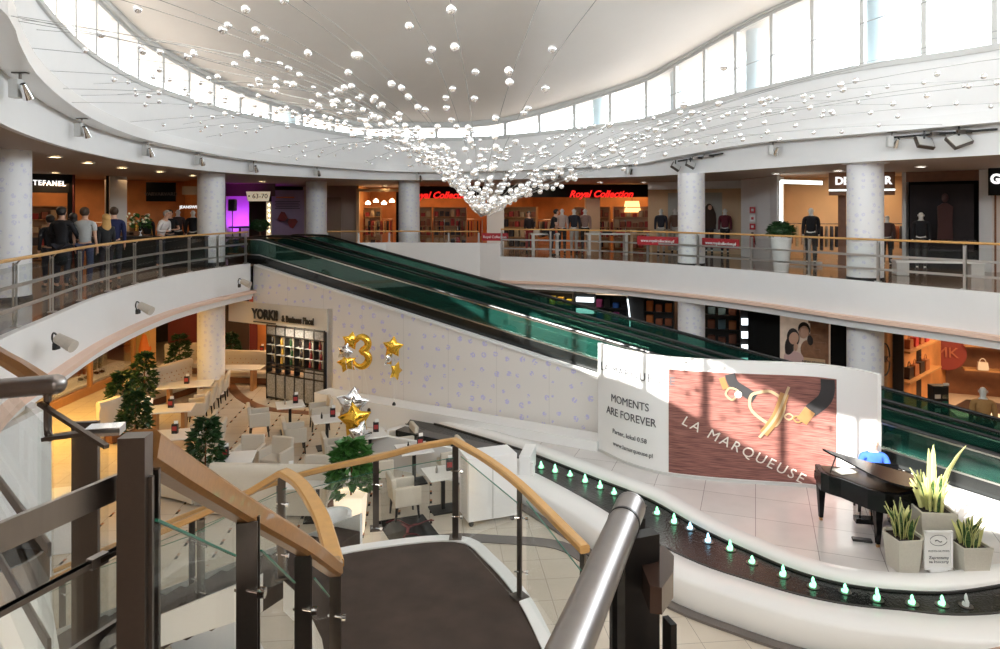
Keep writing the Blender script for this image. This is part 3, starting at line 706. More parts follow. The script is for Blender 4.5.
b=MB(); b.lathe(G(141,21.3,.95),[(.06,0),(.09,.25)],10); b.build('vase','glass_clear',t); b=MB(); leaves(b,G(141,21.3,1.35),90,.28,.14); b.build('foliage','leaf_mid',t,recalc=False)
b=MB()
for i in range(14): b.sphere(G(141,21.3,1.4)+V(random.uniform(-.28,.28),random.uniform(-.3,0),random.uniform(-.1,.25)),.04,6,4)
b.build('blossoms','petal',t); t['kind']='thing'
# people on the left gallery
R_=lambda px,Y,a=0: fc(px,Y,a)
person(G(50,15.6),R_(50,15.6,PI+.3),'person in black seen from behind, nearest to the big left column',(.012,.012,.015),hair='hair_dark',sleeve='long',h=1.62)
person(G(62,15.4),R_(62,15.4,PI-.5),'tall person with dark hair in a black coat leaning on the left handrail',(.012,.012,.02),hair='hair_dark',sleeve='long',arms='rail',h=1.8,coat=True)
person(G(73,16.6),R_(73,16.6,PI+.2),'dark haired person in black beside the man in a grey shirt',(.015,.014,.014),hair='hair_dark',sleeve='long',h=1.66,long_hair=True,female=True)
person(G(85,15.6),R_(85,15.6,PI-.35),'man with brown hair in a light grey short sleeved shirt seen from behind',(.5,.52,.52),(.05,.06,.12),hair='hair_brown',h=1.79)
person(G(106,16.2),R_(106,16.2,PI+.35),'woman with long blond hair and a black top by the handrail',(.02,.02,.022),(.04,.03,.04),hair='hair_blond',long_hair=True,female=True,sleeve='long',h=1.64)
person(G(114,16.9),R_(114,16.9,PI),'man in a navy blue jersey with short brown hair standing right of the blond woman',(.015,.02,.08),hair='hair_brown',sleeve='long',h=1.8)
person(G(147,22.8),R_(147,22.8),'bald man in a dark suit behind the flower arrangement',(.02,.02,.022),hair=None,sleeve='long',h=1.66)
person(G(160,21.1),R_(160,21.1,.9),'waiter in a white shirt bending over the buffet table',(.75,.7,.68),hair='hair_grey',sleeve='long',arms='fold',lean=.35,h=1.72)
person(G(170,22.2),R_(170,22.2,.3),'man in a black printed short sleeved shirt behind the waiter',(.015,.015,.015),hair='hair_brown',arms='fold',h=1.74)
mannequin(G(178,24.6),R_(178,24.6),'dark dressed shop mannequin right behind the man in the printed shirt',(.05,.03,.03),sleeve='long',h=1.78,hands=False)
mannequin(G(193,23.9),R_(193,23.9),'shop mannequin in a black jacket over a pale shirt beside the left gallery column',(.02,.018,.018),sleeve='long',h=1.76,hands=False)
# folding chairs behind left railing (green-ish metal)
# ---- purple stage
mat('purple_wall',(.6,.5,.62),.7); mat('poster_purple',(.3,.22,.36),.6,noise=.1,ns=2)
struct(panel('wall_purple','purple_wall',224,249,30.5,30.8,0,2.55)); struct(panel('wall_dark_left','shop_wall_dark',196,226,27,29.5,0,2.9))
struct(panel('wall_purple_header','backdrop_brown',224,275,30.2,30.5,2.35,2.9))
for px,pw in ((231,160),(243,110)):
    q=G(px,29.8,.12); t=thing('stage_uplight',q-V(0,0,.12),'small black floor uplight washing the purple wall, %s one'%('left' if px==231 else 'right'),'stage light')
    b=MB(); b.lathe(q-V(0,0,.12),[(.1,0),(.12,.03),(.1,.2),(.07,.2)],12); b.build('housing','black',t); b=MB(); b.lathe(q-V(0,0,.12),[(.09,.201),(.09,.21)],12)
    M.get('lamp_magenta') or mat('lamp_magenta',(1,.2,1),.4,e=(.8,.15,1),es=4); b.build('lens','lamp_magenta',t)
    lp=lamp(q+V(0,.1,.15),.06,pw,(.6,.05,1),tgt=q+V(0,.8,1.5),kind='SPOT'); lp.data.spot_size=1.1; lp.data.spot_blend=.8
t=thing('loudspeaker_stand',G(232.5,28.5),'black loudspeaker on a tripod stand in front of the purple wall','loudspeaker')
q=G(232.5,28.5); b=MB(); b.box(q+V(0,0,1.95),(.28,.26,.48),bev=.03); b.build('cabinet','black',t); b=MB(); b.cyl(q+V(0,0,.3),q+V(0,0,1.75),.02,n=8); b.build('pole','black',t)
for k_ in range(3):
    a=2*PI*k_/3+.5; b=MB(); b.cyl(q+V(0,0,.75),q+V(math.cos(a)*.42,math.sin(a)*.42,.02),.014,n=6); b.build('leg','black',t)
t=thing('cocktail_table',G(240,26.8),'black round high table in front of the purple wall','table'); q=G(240,26.8)
b=MB(); b.lathe(q,[(.4,1.06),(.42,1.08),(.42,1.11),(.4,1.12)],20); b.build('tabletop','black',t); b=MB(); b.lathe(q,[(.22,0),(.22,.03),(.04,.05),(.04,1.06)],14); b.build('pedestal','black',t)
def topiary(loc,label,r=.42,pot=(.17,.26,.75),pm='white_gloss',stem=.35,name='potted_topiary'):
    t=thing(name,loc,label,'potted plant'); p=Vector(loc)
    b=MB(); b.lathe(p,[(pot[0],0),(pot[1],pot[2]),(pot[1]-.03,pot[2]),(pot[1]-.04,pot[2]-.05)],24); b.build('planter',pm,t,smooth=True)
    b=MB(); b.cyl(p+V(0,0,pot[2]-.06),p+V(0,0,pot[2]+stem),.025,n=8); b.build('stem','shop_brown',t)
    b=MB(); b.sphere(p+V(0,0,pot[2]+stem),r*.86,14,9,sc=(1,1,.8)); leaves(b,p+V(0,0,pot[2]+stem),420,r,.09,flat=.8); b.build('foliage','leaf_dark',t,recalc=False)
    return t
topiary(G(260,24.6),'round clipped dark topiary in a white pot at the top of the moving walkway',r=.3,pot=(.13,.17,.55),stem=.64)
topiary(G(781,19.9),'dark bushy plant in a tall white tapered pot behind the right handrail',r=.36,pot=(.2,.3,1.0),stem=.14)
t=thing('marquee_sign',G(258,29.2,2.1),'small cream marquee board with painted black writing hanging beside the purple poster','sign')
b=MB(); b.prism([(0,0)],0,0) if False else None
q=G(258,29.2,2.32); b.rings([[q+V(x,y,z) for x,z in ((-.42,-.2),(.42,-.2),(.5,.2),(-.5,.2))] for y in (0,.08)]); b.build('board','sign_warm',t)
text('lettering','• 63-70',.28,'black',q+V(0,-.02,.0),(1,0,0),t)
t=thing('light_pillar',G(269,29.6),'slim cream pillar studded with small lamps beside the purple poster','pillar')
b=MB(); b.box(G(269,29.6,1.05),(.18,.18,2.1)); b.build('shaft','shop_front_white',t); b=MB()
for i in range(9): b.sphere(G(269,29.45,.2+.22*i),.035,6,5)
b.build('bulb_strip','lamp_warm',t)
t=thing('poster_board',G(287,30.6),'tall purple poster with a dark red bow tie beside the slim column','poster')
b=MB(); b.wallpanel([(G(271.5,30.6).x,30.6),(G(304,30.9).x,30.9)],0,2.62,.08,-1); b.build('board','poster_purple',t)
q=G(287.5,30.45); mat('bow_red',(.18,.02,.025),.5,noise=.4,ns=9); mat('ink',(.05,.03,.06),.6); mat('ink_orange',(.5,.12,.04),.6)
b=MB(); R2=Matrix.Rotation(.55,3,'Y')
for s in (-1,1):
    pts=[(0,.05),(s*.28,.22),(s*.42,.17),(s*.4,-.2),(s*.26,-.22),(0,-.05)]
    for y in (0,): b.rings([[q+V(0,y0,1.32)+R2@V(x,0,z) for x,z in pts] for y0 in (-.01,.03)])
b.build('bow_tie','bow_red',t); b=MB(); b.box(q+V(0,-.02,1.32),(.1,.03,.13),rot=R2); b.build('bow_knot','ink',t)
b=MB()
for i in range(5): b.box(q+V(.0,-.005,2.12-.075*i),(1.1-.12*(i%2),.01,.028))
b.build('small_print','ink',t); b=MB(); b.box(q+V(-.1,-.005,2.3),(.8,.01,.06)); b.build('headline','ink_orange',t)
# ---- middle
struct(panel('wall_far_middle','gallery_ceiling',303,357,33.2,33.4,0,2.9)); mat('door_panel',(.3,.22,.15),.5)
struct(panel('door_1','door_panel',327,341,33.1,33.15,0,2.35)); struct(panel('trim_15','shop_wall_tan',356,359,33,33,0,2.75,.2)); struct(panel('trim_16','shop_wall_tan',356,400,32.9,32.9,2.62,2.75,.2))
a,c_,d,nn,rz=room('shop_middle_left',(-6.7,33.2),(-.4,33.2),0,W_,3.0,'shop_wall_orange',38,(1,.5,.22))
a,c_,d,nn,rz=room('shop_middle_right',(.3,32.8),(6.9,29.6),0,W_,3.2,'shop_wall_orange',50,(1,.6,.3))
struct(panel('wall_pillar_middle','shop_front_white',487,504,30.8,30.8,0,2.9,.4)); struct(panel('trim_17','shop_front_black',396,401,33,33,0,2.6))
def rcsign(px0,px1,pc,Y,size,where):
    t=thing('shop_sign',G(pc,Y,2.3),'black fascia with red slanted shop lettering, %s'%where,'shop sign')
    b=MB(); b.wallpanel([(G(px0,Y).x,Y+.1),(G(px1,Y-.0).x,Y-.0)],2.3,2.85,.12,-1); b.build('fascia_board','shop_front_black',t)
    text('lettering','Royal Collection',size,'sign_red',(G(pc,Y-.15).x,Y-.12,2.42),(1,-.02,0),t,shear=.35,bold=.012)
rcsign(401,486,440,32.2,.42,'partly behind the hanging ball cone')
rcsign(500,651,601,29.9,.4,'above the mannequins right of the hanging ball cone')
for i,px in enumerate((368,376,384,392)):
    tag(MB().lathe(G(px,33.6,2.05+.1*(i%2)),[(.03,.14),(.12,.05),(.13,0),(.1,-.03)],10).build('pendant_lamp','lamp_warm'),'glowing pendant lamp number %d from the left inside the shop behind the slim far column'%(i+1),'lamp','pendant lamps in the far shop')
for i,(px,Y) in enumerate(((365,33.9),(380,33.9),(415,33.6),(432,33.9),(450,33.8),(470,33.7))):
    (rack if i%2 else shelfunit)(G(px,Y+.6),0,*( (8,'clothes rack %s in the far orange shop'%('','behind the window lamps','','left of the ball cone','','by the grey pillar')[i],[(.04,.03,.03),(.35,.06,.04),(.5,.3,.15)]) if i%2 else ('wooden shelf of folded clothes %s in the far orange shop'%('at the left window','','right of the slim column','','under the pendant lights','')[i],)))
for i,(px,Y) in enumerate(((520,31.2),(538,31.5),(592,31),(612,30.8),(632,30.4))):
    (shelfunit if i%2==0 else rack)(G(px,Y+.9),-.3,*( ('shelf unit of dark and red clothes %s'%('left of the leaning man','','behind the tan pillar','','at the right end of the orange shop')[i],) if i%2==0 else (9,'rack of dark clothes %s'%('','behind the leaning man','','right of the tan pillar')[i],[(.03,.03,.03),(.25,.05,.05),(.4,.3,.2)])))
struct(panel('wall_shop_pillar','shop_wall_tan',586,600,30.4,30.4,0,2.4,.5))
mat('lamp_shade',(.9,.7,.35),.6,e=(1,.65,.25),es=1.2)
t=thing('shop_lamp_shade',G(632,31.5,1.7),'large square glowing lampshade hanging inside the orange shop','lamp'); b=MB(); b.rings([[G(632,31.5)+V(x*w_,y*w_,z) for x,y in ((-1,-1),(1,-1),(1,1),(-1,1))] for w_,z in ((.34,1.65),(.26,2.15))]); b.build('shade','lamp_shade',t); b=MB(); b.cyl(G(632,31.5,2.15),G(632,31.5,2.9),.01,n=6); b.build('cord','black',t)
def display_table(loc,rz,label,w=1.1,h=.85,m='shop_front_white'):
    t=thing('display_table',loc,label,'display table'); p=Vector(loc); Rz=Matrix.Rotation(rz,3,'Z')
    b=MB(); b.box(p+V(0,0,h-.03),(w,.6,.06),rz=rz); b.build('tabletop',m,t)
    for s in (-1,1): b=MB(); b.box(p+Rz@V(s*w*.42,0,h/2-.03),(.1,.55,h-.06),rz=rz); b.build('side_panel',m,t)
    for i in range(3): b=MB(); b.box(p+Rz@V(-w*.3+i*w*.3,0,h+.06),(w*.2,.35,.12),rz=rz,bev=.02); b.build('folded_clothes',cmat([(.6,.5,.4),(.05,.05,.05),(.5,.1,.08)][i]),t)
    return t
display_table(G(545,27.2),0,'pale display table of clothes beside the man leaning on the handrail')
display_table(G(607,27.3),0,'white display table of folded clothes under the red shop lettering',w=1.7)
display_table(G(640,27.5),0,'low tan display table right of the white one in front of the orange shop',w=.9,m='shop_wall_tan')
person(G(551,26.6),R_(551,26.6,PI/2+.2),'man in black short sleeved shirt leaning on the far handrail over his phone',(.015,.015,.018),hair='hair_dark',arms='rail',lean=.3,h=1.76)
person(G(529,29),R_(529,29,.2),'person in dark clothes with a red skirt near the shop entrance',(.03,.02,.02),(.3,.03,.03),hair='hair_dark',sleeve='long',h=1.68,female=True)
for px,Y,tp,bt,lb in ((562,28.2,(.55,.42,.36),(.03,.03,.03),'mannequin in a beige jacket standing right behind the leaning man'),(574,28.4,(.03,.03,.035),(.5,.47,.43),'mannequin in a black top and pale trousers before the tan pillar'),(585,28.8,(.35,.22,.18),(.03,.03,.03),'mannequin in a brownish coat touching the tan pillar'),
    (661,28,(.03,.03,.035),(.6,.55,.45),'mannequin in a dark short jacket and beige trousers left of the white gallery column'),(675,28.6,(.2,.12,.08),(.55,.5,.42),'mannequin in a brown patterned top immediately left of the white gallery column'),
    (709,28.2,(.06,.05,.05),(.05,.04,.04),'mannequin in a dark jacket immediately right of the white gallery column'),(725,27.6,(.14,.02,.03),(.02,.02,.03),'mannequin in a dark red top and dark trousers near the fire extinguisher wall')):
    mannequin(G(px,Y),R_(px,Y),lb,tp,bt,sleeve='long',h=1.82,hands=False)
struct(panel('wall_window_right','shop_wall_tan',648,742,29.6,27.6,0,2.65)); struct(panel('trim_18','white',648,742,29.2,27.2,2.6,2.9,.3))
mat('poster_grey',(.42,.4,.34),.5,noise=.1,ns=2)
t=thing('window_poster',G(712,28.2),'tall grey green fashion poster with a long haired woman beside the column','poster'); b=MB(); b.wallpanel([(G(700,28.4).x,28.4),(G(722,28).x,28)],.1,2.45,.05,-1); b.build('board','poster_grey',t)
b=MB(); q=G(709,28.1); b.sphere(q+V(0,0,1.85),.16,12,8,sc=(.8,.3,1)); b.rings([[q+V(x,y,z) for x,y in ((-w_,-.04),(w_,-.04),(w_,.04),(-w_,.04))] for w_,z in ((.14,1.9),(.26,1.6),(.28,1.2),(.2,1.0))]); b.build('portrait_hair','hair_brown',t,smooth=True); b=MB(); b.sphere(q+V(.02,-.06,1.85),.1,12,8,sc=(.8,.3,1)); b.build('portrait_face','skin_light',t,smooth=True)
t=thing('window_poster',G(672,28.9),'tall plain grey green poster behind the mannequins left of the column','poster'); b=MB(); b.wallpanel([(G(668,28.9).x,28.9),(G(679,28.7).x,28.7)],.1,2.45,.05,-1); b.build('board','poster_grey',t)
mat('banner_red',(.45,.02,.03),.5)
for a0,a1,lb,tx in ((637,678,'red banner strip tied to the railing left of the white gallery column','www.royalcollection.pl'),(702,739,'red banner strip tied to the railing right of the white gallery column','www.royalcollection.pl'),(482,508,'red banner strip tied to the railing below the tip of the hanging ball cone','Royal Collection')):
    t=thing('railing_banner',G((a0+a1)/2,24,.6),lb,'banner')
    def eY(px):
        best=min(range(len(eR)),key=lambda i:abs(eR[i][0]/eR[i][1]*F+500-px)); return eR[best][1]+.28
    y0,y1=eY(a0),eY(a1); A=G(a0,y0);B=G(a1,y1); b=MB(); b.wallpanel([(A.x,A.y),(B.x,B.y)],.62,.9,.02,-1); b.build('cloth','banner_red',t)
    m_=(A+B)/2; text('lettering',tx,.13,'sign_warm' if False else 'white',(m_.x-.01,m_.y-.06,.76),B-A,t)
# wall with extinguisher
struct(panel('wall_pillar_right','white',741,770,26.6,24.2,0,2.9,.5)); struct(panel('wall_pillar_right_return','white',770,777,24.2,22.8,0,2.9,.08))
q=G(752,25.3,0); t=thing('fire_extinguisher',q+V(0,0,.35),'red fire extinguisher hanging on the white wall right of the mannequin window','fire extinguisher')
b=MB(); b.lathe(q+V(0,-.02,.35),[(.07,0),(.085,.03),(.085,.42),(.03,.5),(.03,.54)],14); b.build('cylinder','banner_red',t,smooth=True); b=MB(); b.box(q+V(0,-.04,.92),(.05,.12,.05)); b.cyl(q+V(.06,-.04,.9),q+V(.1,-.06,.5),.012,n=6); b.build('valve','black',t)
for i,z in enumerate((1.15,1.45,1.75)):
    t=thing('fire_sign',q+V(0,-.03,z-.1),'small red and white fire safety plate, %s of the column of three'%('lowest','middle','topmost')[i],'sign')
    b=MB(); b.box(q+V(0,-.05,z),(.22,.02,.22),rz=-.9) ; b.build('plate','banner_red' if i!=1 else 'white',t); b=MB(); b.box(q+V(-.01,-.07,z),(.09,.02,.09),rz=-.9); b.build('symbol','white' if i!=1 else 'banner_red',t)
# ---- right shops
a,c_,d,nn,rz=room('shop_right_window',(9.25,23.3),(13.1,21.5),0,W_,2.6,'shop_wall_tan',40,(1,.72,.45))
mat('frame_white_lit',(.85,.9,.88),.4,e=(.9,1,.95),es=1.6)
t=thing('shop_window_frame',G(782,22.9),'bright white shop window frame behind the tall potted plant','window frame')
b=MB(); b.box(G(781,22.9,1.35),(.09,.09,2.7)); b.build('upright','frame_white_lit',t); b=MB(); b.sweep([G(781,22.9,2.68),G(822,22.0,2.6)],rp(.09,.12)); b.build('top_light','frame_white_lit',t); b=MB(); b.sweep([G(781,22.9,.08),G(822,22.0,.08)],rp(.09,.08)); b.build('sill','frame_grey',t)
t=thing('shop_sign',G(850,20.6,2.6),'white raised capital letters on a dark fascia partly hidden by the right column','shop sign')
b=MB(); b.wallpanel([(G(829,21.6).x,21.6),(G(895,21).x,21)],2.2,2.9,.12,-1); b.build('fascia_board','shop_brown',t)
text('lettering','DE',.32,'sign_white',(G(842,21.2).x,21.2,2.62),(1,-.15,0),t,bold=.012); text('lettering','R',.32,'sign_white',(G(888,20.7).x,20.7,2.62),(1,-.15,0),t,bold=.012)
b=MB(); b.sweep([G(829,21.3,2.35),G(895,20.7,2.35)],rp(.06,.05)); b.build('light_strip','frame_white_lit',t)
struct(panel('trim_19','shop_brown',838,846,22,21.9,0,2.3,.3))
mannequin(G(811,22.2),R_(811,22.2),'shop mannequin with white head in a black top behind the tall potted plant',(.015,.015,.02),sleeve='long',h=1.84,hands=False)
mannequin(G(887,21.6),R_(887,21.6),'dark headless looking mannequin right beside the right gallery column',(.1,.05,.04),sleeve='long',h=1.6,hands=False)
rack(G(797,23.2),-.3,7,'rack of brown and pale garments left of the black mannequin',[(.5,.35,.2),(.7,.5,.35),(.2,.1,.06)]); rack(G(824,22.8),-.3,8,'rack of dark and cream garments right of the black mannequin',[(.05,.04,.05),(.5,.4,.3),(.1,.1,.12)])
rack(G(858,23.5),-.3,8,'rack of dark garments behind the right gallery column',[(.05,.04,.05),(.1,.1,.12)])
rack(G(884,23.2),-.3,8,'rack of orange lit garments just right of the column',[(.4,.12,.05),(.1,.1,.12)])
struct(panel('wall_dark_shop','shop_front_black',905,980,21.5,20.2,0,2.9,.1)); struct(panel('trim_20','frame_grey',902,906,21.4,21.3,0,2.9,.15)); struct(panel('trim_21','shop_brown',906,980,21.3,20,2.6,2.9,.1))
mat('poster_dim',(.015,.01,.012),.8,noise=.6,ns=3); mat('poster_skin',(.07,.03,.03),.4)
t=thing('dark_poster',G(945,20.4),'large near black fashion poster with a dim figure behind the right handrail','poster')
b=MB(); b.wallpanel([(G(910,20.9).x,20.9),(G(974,20).x,20)],.55,2.5,.06,-1); b.build('board','poster_dim',t)
q=G(945,20.2); b=MB(); b.sphere(q+V(0,0,2.1),.13,10,8,sc=(.8,.25,1)); b.rings([[q+V(x,y,z) for x,y in ((-w_,-.02),(w_,-.02),(w_,.02),(-w_,.02))] for w_,z in ((.06,1.95),(.22,1.85),(.2,1.4),(.22,.9))]); b.build('dim_figure','poster_skin',t,smooth=True)
text('lettering','AUTUMN / WINTER',.12,'sign_faint',(G(955,20).x,19.95,.85),(1,-.2,0),t)
mannequin(G(921,20.2),R_(921,20.2),'mannequin with white head in black clothes in front of the near black poster',(.012,.012,.014),sleeve='long',h=1.7,hands=False)
t=thing('low_bench_display',G(935,18.4),'long low white display bench behind the right handrail','bench')
b=MB(); b.box(G(937,18.6,.38),(2.1,.5,.06),rz=-.25); b.build('seat','white_gloss',t)
for s in (-.85,.85): b=MB(); b.box(G(937,18.6,.18)+V(s,-s*.25,0),(.3,.45,.34),rz=-.25); b.build('support','frame_grey',t)
struct(panel('wall_pillar_far_right','white',979,992,20,19.6,0,2.9,.5))
a,c_,d,nn,rz=room('shop_far_right',(13.9,19.6),(18,18.2),0,W_,2.6,'shop_brown',30)
t=thing('shop_sign',G(998,18.8,2.5),'cropped white capital letters at the right edge of the gallery','shop sign'); b=MB(); b.wallpanel([(G(990,19.2).x,19.2),(G(1060,18.8).x,18.8)],2.15,2.9,.12,-1); b.build('fascia_board','shop_front_black',t)
text('lettering','GEOX',.36,'sign_white',(G(1010,18.9).x,18.9,2.58),(1,-.1,0),t,bold=.015)
# gallery downlights
for i,(x,y) in enumerate(((55,156),(88,162),(122,167),(160,171),(193,175),(55,172),(123,179),(180,184),(344,188),(385,190),(262,181),(427,190),(448,188),(600,182),(573,187),(644,182),(776,173),(838,170),(768,180),(834,177),(921,166),(968,172),(891,175),(728,190),(663,188))):
    Y=(CZ-EYE)*F/(210-y); p=V((x-500)/F*Y,Y,CZ)
    if Y>38: Y=31+.2*i; p=V((x-500)/F*Y,Y,CZ)
    t=thing('downlight',p-V(0,0,.03),'round recessed ceiling downlight in the gallery ceiling','ceiling light','downlights of the upper gallery ceiling')
    b=MB(); b.lathe(p-V(0,0,.03),[(.1,.03),(.15,.03),(.15,0),(.11,0)],14,cap=False); b.build('rim','white',t); b=MB(); b.lathe(p-V(0,0,.02),[(.11,0),(.11,.01)],14); b.build('lens','lamp_white' if i>12 else 'lamp_warm',t)
# spotlights hung from the bulkhead soffit
def ringat(px,off,dz):
    best=None
    for i in range(NR):
        q=roff(i,off)
        if q.y>3:
            e=abs(q.x/q.y*F+500-px)
            if best is None or e<best[0]: best=(e,i,q)
    return best[2]+V(0,0,rg[best[1]][2]+dz)
def spot(px,py,Y,label,s=1.):
    s*=.72; p=ringat(px,.12,-.2*s-.02); t=thing('spotlight',p,label,'spotlight','spotlights along the atrium bulkhead')
    b=MB(); b.box(p+V(-.06*s,0,0),(.13*s,.13*s,.26*s),bev=.01); b.build('gear_box','frame_grey',t); b=MB(); b.cyl(p+V(0,0,.13*s),p+V(0,0,.24*s),.02*s,n=6); b.box(p+V(0,0,.22*s),(.2*s,.08*s,.03*s)); b.build('bracket','steel_dark',t)
    b=MB(); b.lathe((0,0,0),[(.04,.1),(.06,0),(.075,-.12),(.06,-.12)],14); R3=Matrix.Rotation(.6,4,'X')@Matrix.Scale(s,4); bmesh.ops.transform(b.bm,matrix=Matrix.Translation(p+V(.09*s,-.03,-.03*s))@R3,verts=b.bm.verts); b.build('lamp_head','chrome',t,smooth=True)
for px,py,Y,lb in ((21,90,11.2,'grey spotlight above the big left column, nearest on the left'),(82,122,14.8,'grey spotlight second from the left under the atrium bulkhead'),(144,143,17.7,'grey spotlight third from the left under the atrium bulkhead'),(203,155,20.6,'grey spotlight above the left gallery column'),(261,165,23.4,'small spotlight above the marquee board'),(323,172,25.8,'small spotlight above the bow tie poster column'),(411,176,27.5,'small spotlight above the far slim column'),(500,173,27.2,'small spotlight above the hanging ball cone'),(566,172,26.8,'small spotlight left of the right red lettering'),(625,166,25.2,'small spotlight above the right red lettering'),(765,149,20.2,'small spotlight between the two right columns'),(908,138,16.6,'round spotlight at the left end of the floodlight track')):
    spot(px,py,Y,lb,1.35 if Y<24 else 1.2)
def flood(px,py,Y,label,s=.3,a=.3):
    p=ringat(px,.1,-.3); t=thing('floodlight',p,label,'floodlight','floodlights on the ceiling track')
    R3=Matrix.Rotation(a,3,'Y')@Matrix.Rotation(-.7,3,'X')
    b=MB(); b.box(p,(s*1.25,.09,s),rot=R3,bev=.01); b.build('housing','steel_dark',t); b=MB(); b.box(p+R3@V(0,-.05,0),(s*1.1,.01,s*.85),rot=R3); b.build('front_glass','frame_grey',t); b=MB(); b.cyl(p+V(0,0,s*.3),p+V(0,0,s*.9),.02,n=6); b.build('bracket','black',t)
flood(926,132,16,'square floodlight on the track, left of the two large ones',.3,.15); flood(968,131,15.6,'large tilted square floodlight on the track near the right edge',.34,-.35); flood(678,157,22.3,'small black floodlight left of the gallery column top',.24,.6); flood(690,155,22.2,'small black floodlight above the gallery column',.24,.5)
for a0,a1,lb in (((900,133,16.3),(997,133,14.9),'black light track with floodlights at the right edge of the atrium'),((672,157,22.6),(726,155,21.4),'short black light track above the white gallery column')):
    ra0,ra1=ringat(a0[0],.2,-.12),ringat(a1[0],.2,-.12); t=thing('light_track',ra0,lb,'light track'); b=MB(); b.cyl(ra0,ra1,.025,n=6); b.build('track_bar','black',t)
    for f in (.45,.7): b=MB(); q=ra0.lerp(ra1,f); b.box(q,(.3,.08,.08)); b.build('transformer','steel_dark',t)
# ================================================================== LOWER FLOOR: CAFE
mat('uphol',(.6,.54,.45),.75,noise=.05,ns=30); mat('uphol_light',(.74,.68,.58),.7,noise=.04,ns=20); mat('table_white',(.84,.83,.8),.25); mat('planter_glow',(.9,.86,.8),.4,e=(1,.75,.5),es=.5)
mat('planter_stone',(.55,.5,.44),.8,noise=.12,ns=40,bump=.2,bs=80); mat('gold_foil',(1,.6,.08),.16,m=1); mat('silver_foil',(.85,.86,.88),.1,m=1); mat('label_red',(.4,.04,.04),.5); mat('paper_white',(.85,.84,.82),.6)
def fin(b,n,m,t,**k):
    o=b.build(n,m,None,**k); o.data.transform(Matrix.Translation(o.location)); o.location=(0,0,0); o.parent=t; return o
def lerp(a,b,t): return a+(b-a)*t
# border bands in the floor
def band(n,pts,z,m,w_=.25):
    p=cr([list(K(x,y,z)) for x,y in pts],5); b=MB(); b.sweep([Vector(q)+V(0,0,.006) for q in p],rp(w_,.02)); struct(b.build(n,m))
band('trim_22',[(300,566),(365,557),(440,539),(500,540),(560,546),(600,568),(650,594)],LOW,'granite',.3)
band('trim_23',[(226,372),(231,386),(243,399),(268,409),(322,414)],LOW,'shop_brown',.3)
# armchair prototype (faces -y)
def make_chair():
    t=thing('cafe_armchair',(0,0,0),'x','chair','armchairs of the cafe')
    fin(MB().box((0,0,.40),(.5,.5,.16),bev=.03),'seat','uphol',t)
    b=MB(); b.box((0,.25,.6),(.54,.1,.5),rot=Matrix.Rotation(-.12,3,'X'),bev=.03); fin(b,'backrest','uphol',t)
    for s in (-1,1): fin(MB().box((s*.27,-.0,.48),(.07,.52,.36),bev=.02),'armrest','uphol',t)
    for sx in (-1,1):
        for sy in (-1,1):
            b=MB(); b.rings([[V(sx*.23+x*w_,sy*.2+y*w_+(.03*sy if w_<.02 else 0),z) for x,y in ((-1,-1),(1,-1),(1,1),(-1,1))] for w_,z in ((.014,0),(.024,.33))]); fin(b,'leg','black',t)
    return t
CH=None
def chair(p,rz,label):
    global CH
    if CH is None: CH=make_chair(); CH['label']=label; place(CH,p,rz); return CH
    return dup(CH,p,rz,label)
def table(p,rz,label,w=.72,d=.72,base='black'):
    t=thing('cafe_table',p,label,'table','cafe tables'); p=Vector(p); Rz=Matrix.Rotation(rz,3,'Z')
    b=MB(); b.box(p+V(0,0,.735),(w,d,.035),rz=rz,bev=.006); b.build('tabletop','table_white',t)
    if base=='black':
        b=MB(); b.box(p+V(0,0,.37),(.07,.07,.7),rz=rz); b.build('pedestal','black',t); b=MB(); b.box(p+V(0,0,.015),(.5,.42,.03),rz=rz); b.build('base_plate','black',t)
    else:
        for s in (-1,1): b=MB(); b.box(p+Rz@V(s*w*.3,0,.36),(.09,.4,.72),rz=rz); b.build('leg','wood_furniture',t)
    return t
def menu(p,rz,label,m1='black',m2='label_red'):
    t=thing('menu_holder',p,label,'menu holder','menu holders on the cafe tables'); p=Vector(p); Rz=Matrix.Rotation(rz,3,'Z')
    b=MB(); b.box(p+V(0,0,.11),(.13,.09,.22),rz=rz); b.build('holder',m1,t); b=MB(); b.box(p+Rz@V(0,-.047,.12),(.1,.006,.1),rz=rz); b.build('picture_card',m2,t)
    b=MB(); b.box(p+Rz@V(.02,.01,.25),(.09,.02,.08),rz=rz+.3); b.build('napkins','paper_white',t); return t
TZ=LOW+.75
ax=.38
names=['in front of the black bottle shelf','second along the lilac wall','below the silver star balloon','fourth along the lilac wall','beside the white partition']
TT=[(290,404),(327,418),(370,433),(414,448),(443,472)]
for i,(x,y) in enumerate(TT):
    q=K(x,y,TZ); q.z=LOW; table(q,ax,'square white cafe table on a black foot, '+names[i]); D=V(math.cos(ax),math.sin(ax),0)
    chair(q-D*.78+V(0,0,0),ax+PI/2,'beige armchair left of the white table '+names[i])
    if i!=1: chair(q+D*.78,ax-PI/2,'beige armchair right of the white table '+names[i])
    menu(q+V(.12,.1,.752),.2,'dark menu holder on the table '+names[i])
    b=MB(); b.lathe(q+V(-.12,-.05,.752),[(.025,0),(.025,.08),(.012,.12),(.012,.15)],10); tag(b.build('pepper_mill','black' if i%2 else 'steel',smooth=True),'small table bottle on the table '+names[i],'bottle','small bottles on the cafe tables')
